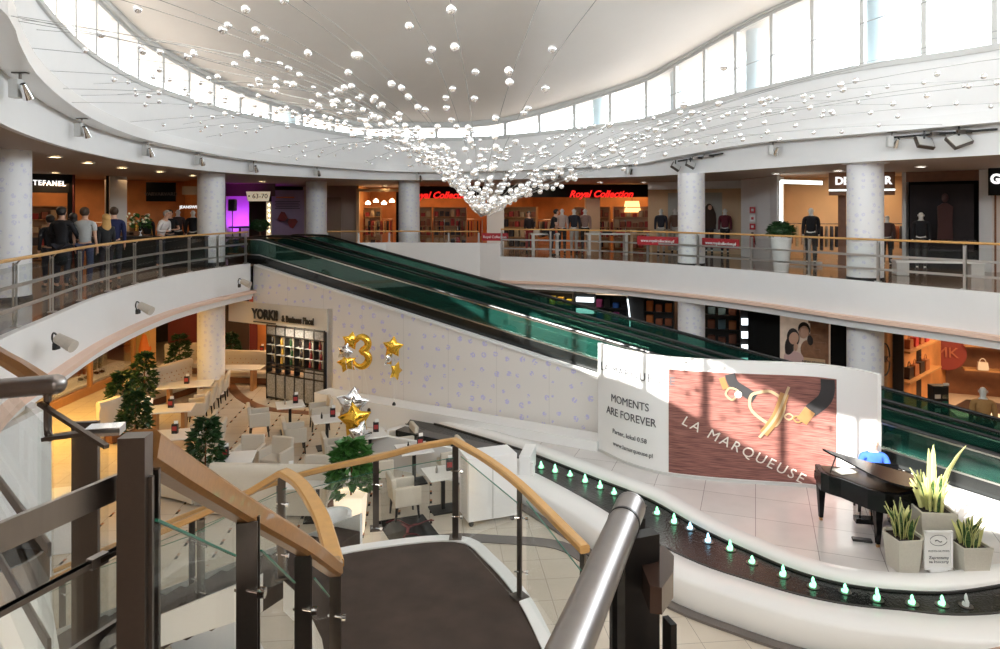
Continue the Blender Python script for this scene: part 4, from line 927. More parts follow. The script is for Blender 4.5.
# left rows
LT=[((186,384),1.5,'farthest of three beside the tufted bench'),((170,408),1.15,'middle of three beside the small trees'),((174,434),1.15,'nearest of three beside the small trees')]
for i,((x,y),w_,lb) in enumerate(LT):
    q=K(x,y,TZ); q.z=LOW; table(q,.25,'white rectangular table on wooden legs, '+lb,w=w_,d=.8,base='wood'); menu(q+V(.0,.05,.752),.1,'black menu holder on the rectangular table '+lb)
for x,y,lb in ((219,399,'beige chair in the row beside the lower column, farthest one'),(212,406,'beige chair in the row beside the lower column, second from the column'),(205,414,'beige chair in the row by the long tables, third from the column'),(197,424,'beige chair in the row by the long tables, fourth from the column'),(203,446,'beige chair right of the nearest long table'),(212,455,'beige chair right of the nearest long table, closer to the camera')):
    chair(K(x,y,LOW),-PI/2+.25,lb)
def banq(p,rz,w,label,m='uphol',h=1.05,tuft=True,curve=0):
    t=thing('banquette',p,label,'sofa'); n=13
    pts=[V(lerp(-w/2,w/2,i/(n-1)),-curve*(1-(2*i/(n-1)-1)**2)+curve,0) for i in range(n)]
    b=MB(); b.sweep(pts,[(-.06,.05),(.06,.05),(.07,h-.22),(.12,h-.12),(.08,h),(-.04,h+.02),(-.1,h-.06),(-.08,h-.2)]); bk=fin(b,'backrest',m,t,smooth=True,auto=50)
    b=MB(); b.sweep([q-V(0,.28,0) for q in pts],rrp(.5,.2,.2)); bmesh.ops.translate(b.bm,vec=V(0,0,.34),verts=b.bm.verts); fin(b,'seat',m,t,smooth=True)
    b=MB(); b.sweep([q-V(0,.22,0) for q in pts],rp(.4,.2)); bmesh.ops.translate(b.bm,vec=V(0,0,.12),verts=b.bm.verts); fin(b,'plinth','shop_brown',t)
    if tuft:
        b=MB()
        for r in range(3):
            for i in range(int(w/.2)): x=-w/2+.1+.2*i+(.1 if r%2 else 0); b.sphere((x,-.085,h*.5+.13*r),.018,6,4)
        k_=fin(b,'button_tufting','wood_furniture',t); k_['kind']='stuff'
    t.rotation_euler=(0,0,rz); return t
q=K(160,400,LOW); banq(q,1.25,2.6,'beige tufted cafe bench with rolled top behind the farthest long table')
banq(K(118,436,LOW),1.7,1.2,'cream curved bench back between the small trees on the left',m='uphol_light',tuft=False,curve=.25)
banq(K(165,498,LOW),-.32+PI,1.7,'cream curved bench back just above the wooden stair rail',m='uphol_light',tuft=False,curve=.12)
banq(V(-4.5,13.6,LOW),PI-.06,2.3,'long cream cafe sofa seen from behind at the bend of the stair rails',m='uphol_light',tuft=False,h=1.0)
banq(K(247,381,LOW),-.15,2.6,'orange lit tufted bench inside the cafe left of the bottle shelf'); banq(K(190,372,LOW),.2,1.7,'tufted bench in the shadow left of the lower column')
q=K(222,458,TZ); q.z=LOW; table(q,.2,'white rectangular table left of the long cream sofa',w=1.3,d=.75,base='wood'); menu(q+V(.05,.05,.752),.1,'black menu holder on the table left of the long cream sofa')
chair(q+V(.2,1.0,0),.0,'beige armchair behind the table left of the long cream sofa'); chair(q+V(.85,.85,0),-.3,'beige armchair behind and to the right of the table by the long sofa')
q=K(318,480,TZ); q.z=LOW; table(q,.1,'white table right of the long cream sofa beside the potted fig',w=1.3,d=.75); menu(q+V(.35,.1,.752),.1,'menu holder on the table beside the potted fig'); menu(q+V(-.6,.2,.752),.1,'menu holder at the left end of the fig table','label_red','black')
chair(q+V(-.3,.85,0),.0,'beige armchair behind the table beside the potted fig, left one'); chair(q+V(.4,.85,0),.0,'beige armchair behind the table beside the potted fig, right one')
q=K(240,367,TZ); q.z=LOW; table(q,.0,'orange lit table inside the cafe in front of the tufted bench',w=1.5,d=.7,base='wood'); q=K(262,352,TZ); q.z=LOW; table(q,.0,'small orange lit table farther inside the cafe',w=.9,base='wood'); menu(q+V(0,0,.752),0,'dark menu holder on the farther orange lit table')
# fig trees
def fig(p,label,h=1.65,pot=.42,pm='planter_stone',r=.36,n=420,name='potted_fig_tree',pw=.19,ls=.17):
    t=thing(name,p,label,'potted plant'); p=Vector(p)
    b=MB(); b.rings([[p+V(x*w_,y*w_,z) for x,y in ((-1,-1),(1,-1),(1,1),(-1,1))] for w_,z in ((pw*.8,0),(pw,pot),(pw*.88,pot),(pw*.86,pot-.04))]); b.build('planter',pm,t)
    b=MB(); b.cyl(p+V(0,0,pot-.05),p+V(.02,0,h-.2),.022,.01,n=6); b.build('stem','shop_brown',t)
    b=MB(); 
    for k_ in range(5):
        z=pot+.15+(h-pot-.25)*k_/4; rr=r*(1,1,.9,.72,.45)[k_]; leaves(b,p+V(random.uniform(-.04,.04),random.uniform(-.04,.04),z),n//5,rr,ls,flat=.55,droop=.8)
    b.build('foliage','leaf_dark' if 'big' not in label else 'leaf_mid',t,recalc=False); return t
for x,y,h,lb in ((144,412,1.75,'small dark fig tree in a beige pot beside the tufted bench'),(122,432,1.6,'small dark fig tree left of the middle long table'),(135,452,1.5,'small dark fig tree left of the nearest long table'),(205,502,1.7,'small green fig tree just behind the wooden stair rail'),(179,384,1.7,'dark fig tree in the shadow behind the tufted bench'),(231,374,1.5,'dark fig tree inside the cafe beside the lower column')):
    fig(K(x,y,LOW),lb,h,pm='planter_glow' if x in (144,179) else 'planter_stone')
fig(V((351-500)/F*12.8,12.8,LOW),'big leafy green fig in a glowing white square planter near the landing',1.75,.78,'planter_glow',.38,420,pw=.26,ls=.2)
t=thing('tub_chair',V((336-500)/F*12.1,12.1,LOW),'white round tub chair in front of the glowing white planter','chair'); p=V((336-500)/F*12.1,12.1,LOW)
b=MB(); b.lathe(p,[(.2,.04),(.25,.1),(.27,.42),(.2,.44)],24); b.build('seat','white',t,smooth=True); b=MB(); b.wallpanel([(p.x+.27*math.cos(a),p.y+.27*math.sin(a)) for a in [-.3+i*(PI+.6)/12 for i in range(13)]],LOW+.1,LOW+.72,.06,-1); b.build('backrest','white',t,smooth=True)
# doormat
cs=[(377,522),(423,515),(441,538),(391,543)]; b=MB(); b.rings([[K(x,y,LOW)+V(0,0,z) for x,y in cs] for z in (.004,.018)]); dm=tag(b.build('doormat','mat_black'),'black doormat with a red curly letter logo in front of the landing','doormat')
mat('logo_red',(.13,.012,.018),.7); c=K(408,530,LOW)+V(0,0,.022)
def flat_text(name,txt,size,m,loc,rz,parent):
    bb=text_bm(txt,size,.004); b=MB(); b.add(bb,Matrix.Translation(loc)@Matrix.Rotation(rz,4,'Z')); return b.build(name,m,parent,recalc=False)
flat_text('logo','Y',.55,'logo_red',c,.05,dm)
b=MB(); b.tube([c+V(-.45+.9*i/12,.25+.12*math.sin(i*.7),0) for i in range(13)],.012,5); b.tube([c+V(.1+.14*math.cos(a),-.3+.1*math.sin(a),0) for a in [i*.5 for i in range(13)]],.012,5); b.build('logo_curl','logo_red',dm)
# white partition on castors and low wall
t=thing('partition_screen',K(490,530,LOW),'white wheeled partition cabinet between the cafe tables and the fountain','partition')
A=K(468,528,LOW);B=K(517,520,LOW); d_=(B-A).normalized(); n_=V(-d_.y,d_.x,0); hgt=1.28
b=MB(); b.rings([[A+V(0,0,.1),B+V(0,0,.1),B+n_*.55+V(0,0,.1),A+n_*.55+V(0,0,.1)],[A+V(0,0,hgt),B+V(0,0,hgt),B+n_*.55+V(0,0,hgt),A+n_*.55+V(0,0,hgt)]]); b.build('cabinet','white',t)
b=MB(); b.sweep([A+V(0,0,.12)-n_*.01,A+V(0,0,hgt-.02)-n_*.01],rp(.02,.03),up=d_); b.sweep([A.lerp(B,.5)+V(0,0,.12)-n_*.005,A.lerp(B,.5)+V(0,0,hgt-.02)-n_*.005],rp(.01,.02),up=d_); b.build('panel_joint','frame_grey',t)
for f in (.08,.92):
    b=MB(); q=A.lerp(B,f)+n_*.05; b.cyl(q+V(0,-.03,.05),q+V(0,.03,.05),.05,n=10); b.build('castor','black',t)
A=K(372,424,LOW+.95);B=K(533,452,LOW+.95)
t=thing('low_wall',(A+B)/2-V(0,0,.95),'long low white wall with a black trough behind the cafe tables','low wall')
b=MB(); b.wallpanel([(A.x,A.y),(B.x,B.y)],LOW,LOW+.72,.1,-1); b.build('wall_panel','white_gloss',t)
b=MB(); q=K(528,448,LOW+.95); b.box(V(q.x,q.y+.2,LOW+.42),(.24,.8,.84),rz=-.2,bev=.01); b.build('end_panel','white',t)
b=MB(); b.wallpanel([(A.x+.5,A.y+.35),(B.x-.25,B.y+.42)],LOW+.4,LOW+.7,.35,-1); b.build('trough','skirt_black',t)
b=MB(); a0=K(345,408,STG);b0=K(590,462,STG); 
# wall-side bench
b=MB(); b.sweep([wp(s,-.35) *1 for s in (3.4,12.6)],rp(.1,.1)); b.bm.free(); b=MB()
pts=[W0+U*s+NN*-.45 for s in (3.3,6,9,12)]; b.sweep([V(p.x,p.y,LOW+.34) for p in pts],rp(.62,.68)); struct(b.build('trim_24','white_gloss'))
# ---------------- black bottle shelf + sign
def wl(s,z,off=0): q=W0+U*s+NN*off; return V(q.x,q.y,z)
t=thing('bottle_shelf',wl(1.9,LOW,-.02),'tall black wall shelf of bottles with patterned panels under the cafe sign','shelf')
S0,S1=.62,3.05; cols=[S0+(S1-S0)*i/6 for i in range(7)]; rza=math.atan2(U.y,U.x); mat('ornament',(.25,.25,.25),.5,noise=.9,ns=22); mat('shelf_back',(.85,.8,.72),.5)
for i,s in enumerate(cols): b=MB(); b.box(wl(s,LOW+1.17),(.035,.22,2.34),rz=rza); b.build('upright','black',t)
for z in (.06,.82,1.02,1.12,2.02,2.31): b=MB(); b.box(wl((S0+S1)/2,LOW+z),(S1-S0,.23,.04),rz=rza); b.build('shelf_board','black',t)
b=MB(); b.box(wl((S0+S1)/2,LOW+1.56,.1),(S1-S0,.02,.9),rz=rza); b.build('back_panel','shelf_back',t)
for a0,a1,z0,z1 in ((0,6,2.05,2.28),(0,6,.09,.79),(4,6,.85,1.1)):
    for i in range(a0,a1): b=MB(); b.box(wl((cols[i]+cols[i+1])/2,LOW+(z0+z1)/2,-.1),(.34,.02,z1-z0),rz=rza); b.build('ornament_panel','ornament',t)
for i in range(6):
    for z in (1.42,1.72): b=MB(); b.box(wl((cols[i]+cols[i+1])/2,LOW+z),(.34,.26,.012),rz=rza); b.build('glass_shelf','frame_grey',t)
mat('bottle_green',(.02,.06,.02),.1,coat=.5); mat('bottle_red',(.25,.02,.02),.15,coat=.5); mat('bottle_dark',(.02,.01,.01),.1,coat=.5); mat('bottle_gold',(.5,.3,.05),.15,coat=.5)
for i in range(6):
    for r,z in enumerate((1.15,1.43,1.73)):
        m=('bottle_dark','bottle_gold','bottle_green','bottle_dark','bottle_red','bottle_red')[i]; q=wl((cols[i]+cols[i+1])/2+.04*((r%2)-.5),LOW+z,-.03)
        b=MB(); b.lathe(q,[(.045,0),(.045,.15),(.016,.2),(.016,.26)],10)
        tag(b.build('wine_bottle',m,smooth=True),'bottle in the %s bay of the black shelf, %s shelf'%(('first','second','third','fourth','fifth','sixth')[i],('lowest','middle','top')[r]),'bottle','bottles in the black wall shelf')
lamp(wl(1.9,-1.98,-.5),(1.2,.2),12,(1,.85,.65),tgt=wl(1.9,LOW+1.2,0))  # added fill light without a fitting, brightens the bottle shelf
t=thing('cafe_sign',wl(1.3,-2,-.1),'cream cafe sign board with black fancy lettering above the bottle shelf','sign')
b=MB(); b.wallpanel([tuple(wl(s,0,-.06))[:2] for s in (-1.2,3.12)],-1.9,-1.22,.1,-1); b.build('board','uphol_light',t)
text('lettering','YORKI!',.42,'black',wl(.62,-1.56,-.17),U,t,bold=.02,sx=.85); text('lettering_small','& Business Place!',.27,'black',wl(2.03,-1.62,-.17),U,t,bold=.012,sx=.72)
b=MB(); b.box(wl(.6,-1.8,-.17),(1.0,.02,.035),rz=rza); b.build('underline','black',t)
b=MB(); b.wallpanel([tuple(wl(s,0,0))[:2] for s in (3.05,3.3)],LOW,-1.2,.14,-1); struct(b.build('wall_jamb','white'))
# cafe interior beyond
a,c_,d,nn,rz=room('cafe_back',(-12.5,27.5),(-5.2,26.5),LOW,-1.05,1.4,'shop_wall_orange',80,(1,.55,.25),sides=False)
lamp(V(-6.6,24.2,-1.2),(1,1),60,(1,.65,.35))
shelfunit(V(-6.4,25.9,LOW),-.2,'lit bar shelf inside the cafe behind the sign',w=2.2,h=2.2)
# ---------------- lower left shops
lamp(V(-12.2,17.5,-1.15),(1.2,4),260,(1,.56,.12)); 
t=thing('shop_window',V(-13.4,22.5,LOW),'wooden framed shop window with dressed dummies on the lower left','shop window')
fr='wood_furniture'
fx=-13.3
b=MB(); b.box((fx,21.8,LOW+.12),(.14,8.6,.24)); b.build('sill',fr,t); b=MB(); b.box((fx-.5,21.8,LOW+.3),(.9,8.4,.06)); b.build('window_floor','sign_warm' if False else 'table_white',t)
for y in (18.6,20.6,22.7,25.4): b=MB(); b.box((fx,y,LOW+1.6),(.12,.12,3.1)); b.build('upright',fr,t)
b=MB(); b.box((fx,21.8,LOW+1.7),(.02,8.3,2.8)); b.build('pane','window_glass',t)
b=MB(); b.wallpanel([(-15.2,17.5),(-15.2,26.3)],LOW,-1.05,.1,-1); struct(b.build('wall_window_back','shop_brown'))
lamp(V(-14.0,22.5,-1.25),(.5,5),80,(1,.65,.3))
for y,tp,bt,lb in ((21.6,(.03,.03,.03),(.05,.04,.04),'dummy in black trousers in the left part of the lower shop window'),(23.2,(.3,.06,.03),(.3,.07,.03),'dummy with rust brown trousers in the lower shop window'),(24.1,(.05,.05,.06),(.02,.02,.02),'dummy with dark trousers right in the lower shop window'),(20.3,(.1,.06,.04),(.04,.03,.03),'dummy in dark clothes at the hidden left end of the lower window')):
    mannequin(V(fx-.55,y,LOW+.33),PI/2-.3,lb,tp,bt,sleeve='long',h=1.8,hands=False)
struct(MB().box((-13.1,25.9,LOW+1.6),(.5,.5,3.1)).build('wall_pillar_lower',mat('pillar_yellow',(.6,.42,.16),.5)))
b=MB(); b.wallpanel([(-12.9,27.2),(-9.8,28.3)],LOW,-1.05,.1,-1); struct(b.build('wall_lower_red','shop_red')); lamp(V(-11.6,26.2,-1.3),(.8,.8),9,(1,.4,.2))
b=MB(); b.wallpanel([(-11.2,26.3),(-9.6,26.8)],LOW,-1.1,.2,-1); struct(b.build('wall_lower_dark','shop_wall_dark'))
b=MB(); b.lathe(K(145,372,LOW)+V(0,0,.75),[(.02,.7),(.1,.62),(.22,.1),(.2,0)],12); tag(b.build('pendant_cloth',mat('cloth_orange',(.8,.22,.05),.7),smooth=True),'orange garment glowing in the dark red shop behind the small fig trees','garment')
# lower left wall beneath the gallery
pp=[(-6.5,9.9),(-6.3,7.5),(-6,5),(-5.7,2.5)]
b=MB(); b.wallpanel(pp,LOW,-1.03,.15,-1); struct(b.build('wall_lower_left','white')); b=MB(); b.wallpanel([(-6.45,9.9),(-9.5,12.2)],LOW,-1.03,.15,-1); struct(b.build('wall_lower_left_return','white'))
# ---------------- wall projectors on the left fascia
for px,py,Y,s,lb in ((66,342,10.35,1,'beige cylindrical wall floodlight on the left fascia, nearest and largest'),(146,308,14.6,1,'small wall floodlight on the left fascia, middle of three'),(246,283,20.6,1,'small wall floodlight on the left fascia, farthest of three')):
    p=P(px,py,Y); t=thing('wall_floodlight',p,lb,'wall light','wall floodlights on the left fascia'); R3=Matrix.Rotation(.25,3,'Y')@Matrix.Rotation(.35,3,'X')
    dx=V(.17,-.0,0); b=MB(); b.cyl(p+V(-.13,0,.06),p+V(.14,-.05,-.06),.075*s,.095*s,n=16); b.build('housing','planter_stone',t,smooth=True); b=MB(); b.tube([Vector(q) for q in cr([list(p+V(-.1,0,.06)),list(p+V(-.2,.03,.13)),list(p+V(-.27,.1,.03)),list(p+V(-.27,.18,-.1))],4)],.014,6); b.box(p+V(-.27,.2,-.1),(.05,.12,.1)); b.build('bracket','black',t)
# ---------------- balloons
def star(c,r,m,rot,t,name='star_balloon'):
    r*=1.12
    b=MB(); n=10; pts=[(math.sin(2*PI*i/n)*(r if i%2==0 else r*.58),math.cos(2*PI*i/n)*(r if i%2==0 else r*.58)) for i in range(n)]
    R3=Matrix.Rotation(rot[1],3,'Z')@Matrix.Rotation(rot[0],3,'Y'); rs=[]
    for f,y in ((1.0,0),(.8,.14),(.45,.23),(.1,.27)): rs.append([c+R3@V(x*f,y*r,z*f) for x,z in pts])
    front=[[c+R3@V(x*f,-y*r,z*f) for x,z in pts] for f,y in ((.1,.27),(.45,.23),(.8,.14))]
    b.rings(front+rs); return b.build(name,m,t,smooth=True,auto=75)
def string(a,b_,t):
    b=MB(); m_=(a+b_)/2+V(.03,0,-.03); b.tube([Vector(q) for q in cr([list(a),list(m_),list(b_)],4)],.004,4); b.build('ribbon','paper_white',t)
def weight(p,t): b=MB(); b.lathe(p,[(.04,0),(.055,.03),(.045,.12),(.015,.16)],10); b.build('weight','label_red' if False else 'black',t)
BY=18.9
def cluster(lb,items,wpos,three=False):
    wp_=P(*wpos); t=thing('balloon_bouquet',wp_,lb,'balloons','balloon bouquets of the cafe'); weight(wp_-V(0,0,.05),t)
    for px,py,Y,r,m,rot in items:
        c=P(px,py,Y); star(c,r,m,rot,t); string(c-V(0,0,r*.6),wp_+V(0,0,.1),t)
    return t
cluster('gold and silver star balloons left of the large number balloon',[(351,341,BY,.24,'gold_foil',(.2,.3)),(345,352,BY-.1,.23,'silver_foil',(.3,-.2)),(347,363,BY-.1,.25,'gold_foil',(-.2,.1))],(353,428,17.6))
cluster('gold star and silver balloon group at the middle of the lilac wall',[(393,347,BY,.27,'gold_foil',(.1,0)),(390,360,BY,.2,'silver_foil',(.5,.9)),(396,371,BY-.1,.24,'gold_foil',(.4,1.0))],(394,406,BY))
cluster('large silver and gold star balloons above the cafe table',[(352,404,15.6,.36,'silver_foil',(.15,.2)),(355,420,15.5,.36,'gold_foil',(-.15,0)),(360,436,15.4,.34,'silver_foil',(.3,.9))],(362,470,14.9))
t=thing('number_balloon',P(369,412,BY),'large gold foil number three balloon floating before the lilac wall','balloon')
R3=.042
pts3=[(-.3,.42),(-.2,.55),(0,.62),(.2,.52),(.27,.32),(.18,.14),(.02,.04),(.18,-.04),(.29,-.24),(.22,-.46),(.02,-.6),(-.2,-.54),(-.32,-.38)]
c=P(361.5,352,BY); path=[c+V(x*.66,0,z*.66) for x,z in cr([list(q) for q in pts3],3)]
rs=[];n=len(path)
for i,p in enumerate(path):
    t_=(path[min(n-1,i+1)]-path[max(0,i-1)]).normalized(); sd=V(0,1,0); u_=t_.cross(sd); f=min(1,.35+3.2*min(i,n-1-i)/n); rr=.1*f
    rs.append([p+sd*math.cos(a)*rr+u_*math.sin(a)*rr for a in [2*PI*k_/12 for k_ in range(12)]])
b=MB(); b.rings(rs); b.build('foil_three','gold_foil',t,smooth=True); string(c-V(-.05,0,.42),P(369,412,BY)+V(0,0,.1),t); weight(P(369,412,BY)-V(0,0,.05),t)
# ---------------- lower right shops behind the walkways
b=MB(); b.wallpanel([(-2,29),(2,27.5),(9.3,24.6),(9.6,21.8),(12.4,20.6)],LOW,-1.03,.2,-1); struct(b.build('wall_lower_right','shop_wall_dark'))
lamp(V(4,25.6,-1.2),(5,.6),50,(1,.75,.5)); lamp(V(7.8,23.6,-1.2),(1.5,.6),35,(1,.7,.45))
for i,(px,w_,lb,cs_) in enumerate(((553,1.6,'left of the white light bars',((.5,.4,.03),(.05,.05,.05),(.4,.25,.03))),(608,1.5,'with blue and yellow goods',((.02,.1,.4),(.6,.35,.02),(.02,.02,.02),(.3,.05,.2))),(650,1.6,'with orange packages',((.5,.15,.04),(.1,.05,.03),(.3,.1,.05))),(722,1.7,'with brown packages right of the column',((.35,.15,.07),(.08,.15,.2),(.15,.06,.04))))):
    Y=26.3-.9*i; shelfunit(G(px,Y,LOW),-.35,'dark lower shop shelf '+lb,w=w_,h=2.9,rows=6,m='black',cols=cs_,per=5)
mat('panel_lit',(.9,.95,1),.4,e=(.85,.95,1),es=1.5)
t=thing('light_bar_display',G(585,24.6,LOW),'stack of white glowing display bars in the dark lower shop','display'); 
for z in (1.75,2.15,2.55,2.95): b=MB(); b.box(G(585,24.6,LOW+z-.15),(.62,.1,.16),rz=-.3); b.build('light_bar','panel_lit',t)
b=MB(); b.box(G(585,24.72,LOW+1.5),(.75,.06,3),rz=-.3); b.build('back_board','black',t)
t=thing('arched_display',G(630,24.2,LOW),'tall thin white glowing curved line in the dark lower shop','display'); b=MB(); b.tube([G(630,24.0,LOW)+V(.1*math.sin(i*.3)-.1,0,.9+i*.2) for i in range(11)],.025,6); b.build('light_line','panel_lit',t)
b=MB(); b.box(G(636,24.15,LOW+1.5),(.55,.08,3),rz=-.3); b.build('back_board','black',t)
t=thing('square_light_display',G(745,21.4,LOW),'column of four white glowing squares on a black post','display')
for z in (1.45,1.85,2.25,2.65): b=MB(); b.box(G(745,21.3,LOW+z-.1),(.2,.06,.2)); b.build('square_light','panel_lit',t)
b=MB(); b.box(G(745,21.42,LOW+1.5),(.3,.08,3)); b.build('post','black',t)
t=thing('portrait_poster',G(804,19.6,LOW+1),'large backlit poster of two women cheek to cheek on the black lower wall','poster')
mat('poster_cream',(.62,.5,.4),.5,noise=.35,ns=5,e=(.8,.6,.45),es=.12); mat('poster_brown',(.3,.14,.07),.5,noise=.5,ns=7); mat('poster_pink',(.68,.45,.42),.6); mat('hair_poster',(.025,.015,.012),.6)
a=G(780,20);c_=G(830,19.2); D=(c_-a).normalized(); b=MB(); b.wallpanel([(a.x,a.y),(c_.x,c_.y)],-2.62,-1.15,.06,-1); b.build('board','poster_cream',t)
def on(f,z,o=.05): q=a.lerp(c_,f); return V(q.x,q.y,z)-V(-D.y,D.x,0)*o
b=MB(); 
for i in range(5): b.box(on(.7+.06*(i%2)*2,-1.35-.2*i),(.3,.02,.1),rz=math.atan2(D.y,D.x))
b.wallpanel([tuple(on(.62,0,.02))[:2],tuple(on(.98,0,.02))[:2]],-2.5,-1.2,.02,1); b.build('goods_pattern','poster_brown',t)
for nm,m,sh in (('hair_left','hair_poster',[(.28,-1.85,.17,.27),(.2,-2.15,.12,.3)]),('hair_right','hair_poster',[(.5,-1.58,.16,.2),(.62,-1.9,.08,.2)]),('jacket_right','poster_brown',[(.58,-2.15,.2,.28)]),('neck','skin_light',[(.33,-2.08,.06,.14)]),('blouse','poster_pink',[(.3,-2.42,.28,.2)])):
    b=MB()
    for f,z,rx,rz2 in sh: b.sphere((0,0,0),1,14,9); vv=b.bm.verts[-14*10:] if False else None
    b.bm.free(); b=MB()
    for f,z,rx,rz2 in sh: b.sphere(on(f,z,.05),1,14,9,sc=(rx,.02,rz2),R=Matrix.Rotation(math.atan2(D.y,D.x),3,'Z'))
    b.build(nm,m,t,smooth=True)
for f,z,nm in ((.3,-1.86,'face_left'),(.5,-1.66,'face_right')): b=MB(); b.sphere(on(f,z,.075),1,14,9,sc=(.13,.02,.18),R=Matrix.Rotation(math.atan2(D.y,D.x)+0,3,'Z')@Matrix.Rotation(.25,3,'Y')); b.build(nm,'skin_light',t,smooth=True)
b=MB(); b.wallpanel([tuple(on(.5,0,.08))[:2],tuple(on(.92,0,.08))[:2]],-2.58,-2.36,.02,1); b.build('caption_plate','shop_wall_tan',t); text('caption','NEW SEASON',.1,'black',on(.71,-2.47,.12),D,t)
b=MB(); b.wallpanel([(G(748,21).x,21),(G(781,20.2).x,20.2)],LOW,-1.03,.1,-1); struct(b.build('wall_black_shop','shop_front_black')); b=MB(); b.wallpanel([(G(829,19.35).x,19.35),(G(846,19.1).x,19.1)],LOW,-1.03,.1,-1); struct(b.build('wall_black_pier','shop_front_black'))
# bag shop far right
mat('bag_floor',(.6,.48,.36),.25)
b=MB(); b.wallpanel([(10.4,19.0),(14.4,22.8)],LOW,-1.03,.1,1); struct(b.build('wall_bag_shop_side','shop_wall_orange')); b=MB(); b.wallpanel([(13.4,23.2),(20,20.5)],LOW,-1.03,.1,-1); struct(b.build('wall_bag_shop_back','shop_brown'))
b=MB(); b.prism([(10.2,18.8),(14,24),(20,21),(18,13),(12.6,13.2)],LOW+.004,LOW+.012); struct(b.build('floor_bag_shop','bag_floor'))
lamp(V(14.2,19.5,-1.15),(3,2.5),150,(1,.72,.45))
D=V(4.0,3.8,0).normalized(); rzs=math.atan2(D.y,D.x)
t=thing('bag_shelf',V(12,20.3,LOW),'angled wooden wall shelf with handbags at the left of the bag shop','shelf')
for z in (1.15,2.0,2.75): b=MB(); b.box(V(12.3,20.5,LOW+z),(3.0,.35,.05),rz=rzs); b.build('shelf_board','wood_furniture',t)
b=MB(); b.box(V(10.85,19.2,LOW+1.6),(.08,.4,3.1),rz=rzs); b.build('upright','black',t)
mat('bag_black',(.02,.015,.015),.35); mat('bag_brown',(.3,.1,.04),.4); mat('bag_cream',(.7,.6,.5),.4); mat('bag_red',(.4,.03,.03),.4)
def bag(p,rz,label,m,s=.28):
    t=thing('handbag',p,label,'handbag','handbags in the bag shop'); b=MB(); b.rings([[V(x*s*.5*k_,y*.07,z*s) for x,y in ((-1,-1),(1,-1),(1,1),(-1,1))] for k_,z in ((.9,0),(1,.1),(.82,.8))]); fin(b,'pouch',m,t)
    b=MB(); b.tube([V(math.cos(a_)*s*.28,0,s*.78+math.sin(a_)*s*.4) for a_ in [PI*i/8 for i in range(9)]],.012,5); fin(b,'strap',m,t); t.rotation_euler=(0,0,rz); return t
for i in range(4): bag(V(11.6,19.85,LOW+1.18)+D*.5*i,rzs,'bag on the lower board of the angled shelf, number %d from the left'%(i+1),('bag_black','bag_brown')[i%2],.4)
for i in range(4): bag(V(11.6,19.85,LOW+2.03)+D*.5*i,rzs,'bag on the upper board of the angled shelf, number %d from the left'%(i+1),('bag_brown','bag_red')[i%2],.32)
t=thing('back_shelf',V(15.8,21.6,LOW),'lit back wall shelves of the bag shop right of the round logo','shelf')
for z in (.95,1.7,2.4): b=MB(); b.box(V(16.2,21.45,LOW+z),(3.4,.4,.05),rz=-.39); b.build('shelf_board','wood_furniture',t)
for i in range(5):
    for r,z in enumerate((.98,1.73,2.43)): bag(V(15,21.75,LOW+z)+V(.6*i*.92,-.6*i*.38,0),-.39,'bag number %d from the left on the %s board of the lit back wall shelves'%(i+1,('lowest','middle','top')[r]),('bag_cream','bag_brown','bag_black','bag_red','bag_cream')[(i+r)%5],.3)
t=thing('round_logo',V(14.6,22.2,LOW+1.5),'dark red round wall panel with two pale letters in the bag shop','sign'); mat('logo_disc',(.22,.03,.02),.5)
q=V(14.25,22.35,-2.8); n2=V(-.39,-.92,0).normalized(); b=MB(); b.cyl(q,q+n2*.05,.55,n=32); b.build('disc','logo_disc',t); mat('logo_letter',(.4,.12,.06),.4); text('letters','MK',.46,'logo_letter',q+n2*.08,V(.92,-.39,0),t)
b=MB(); b.wallpanel([(10.15,18.9),(10.62,19.5)],LOW,-1.03,.05,1); b.bm.free()
t=thing('glass_logo',G(884,18.6,LOW+1.2),'black ring with two black letters on the shop glass beside the lower column','sign'); q=G(885,18.5,-2.2); b=MB(); b.tube([q+V(.13*math.cos(a_),0,.42*math.sin(a_)) for a_ in [2*PI*i/24 for i in range(24)]],.02,6,closed=True); b.build('ring','black',t); text('letters','MK',.24,'black',q,(1,0,0),t,sx=.6)
b=MB(); b.box(q+V(0,.05,.1),(.5,.02,2.0)); b.build('glass_pane','window_glass',t)
t=thing('display_kiosk',K(938,447,LOW),'tall black eyewear display kiosk in front of the bag shop','display stand'); q=K(938,447,LOW)
b=MB(); b.box(q+V(0,0,.78),(.38,.26,1.56),bev=.01); b.build('cabinet','black',t)
for s in (-1,1):
    for r in range(5): b=MB(); b.box(q+V(s*.09,-.135,.62+r*.17),(.14,.012,.1)); b.build('display_panel','uphol_light' if s<0 else ('steel_light' if r==4 else 'skirt_green'),t) if 'skirt_green' in M or mat('skirt_green',(.02,.2,.13),.3) else None
b=MB(); b.box(q+V(.14,-.1,1.6),(.12,.06,.05)); b.build('top_label','paper_white',t)
t0=mannequin(K(983,469,LOW),fc(983,16,PI+.2),'mannequin in a camel trench coat with its back to us before the bag shop',(.45,.25,.09),(.05,.04,.03),sleeve='long',coat=True,h=1.9,hands=False)
b=MB(); b.box(V(13.3,18.4,LOW+.25),(2.4,.7,.5),rz=-.35,bev=.02); tag(b.build('display_plinth','uphol_light'),'low cream display plinth behind the trench coat mannequin','plinth')
b=MB(); b.prism([(11.9,19.6),(14.6,21.9),(16,21),(13.3,18.9)],LOW+.014,LOW+.03); tag(b.build('dark_rug','shop_wall_dark'),'large dark rug on the floor of the bag shop','rug')
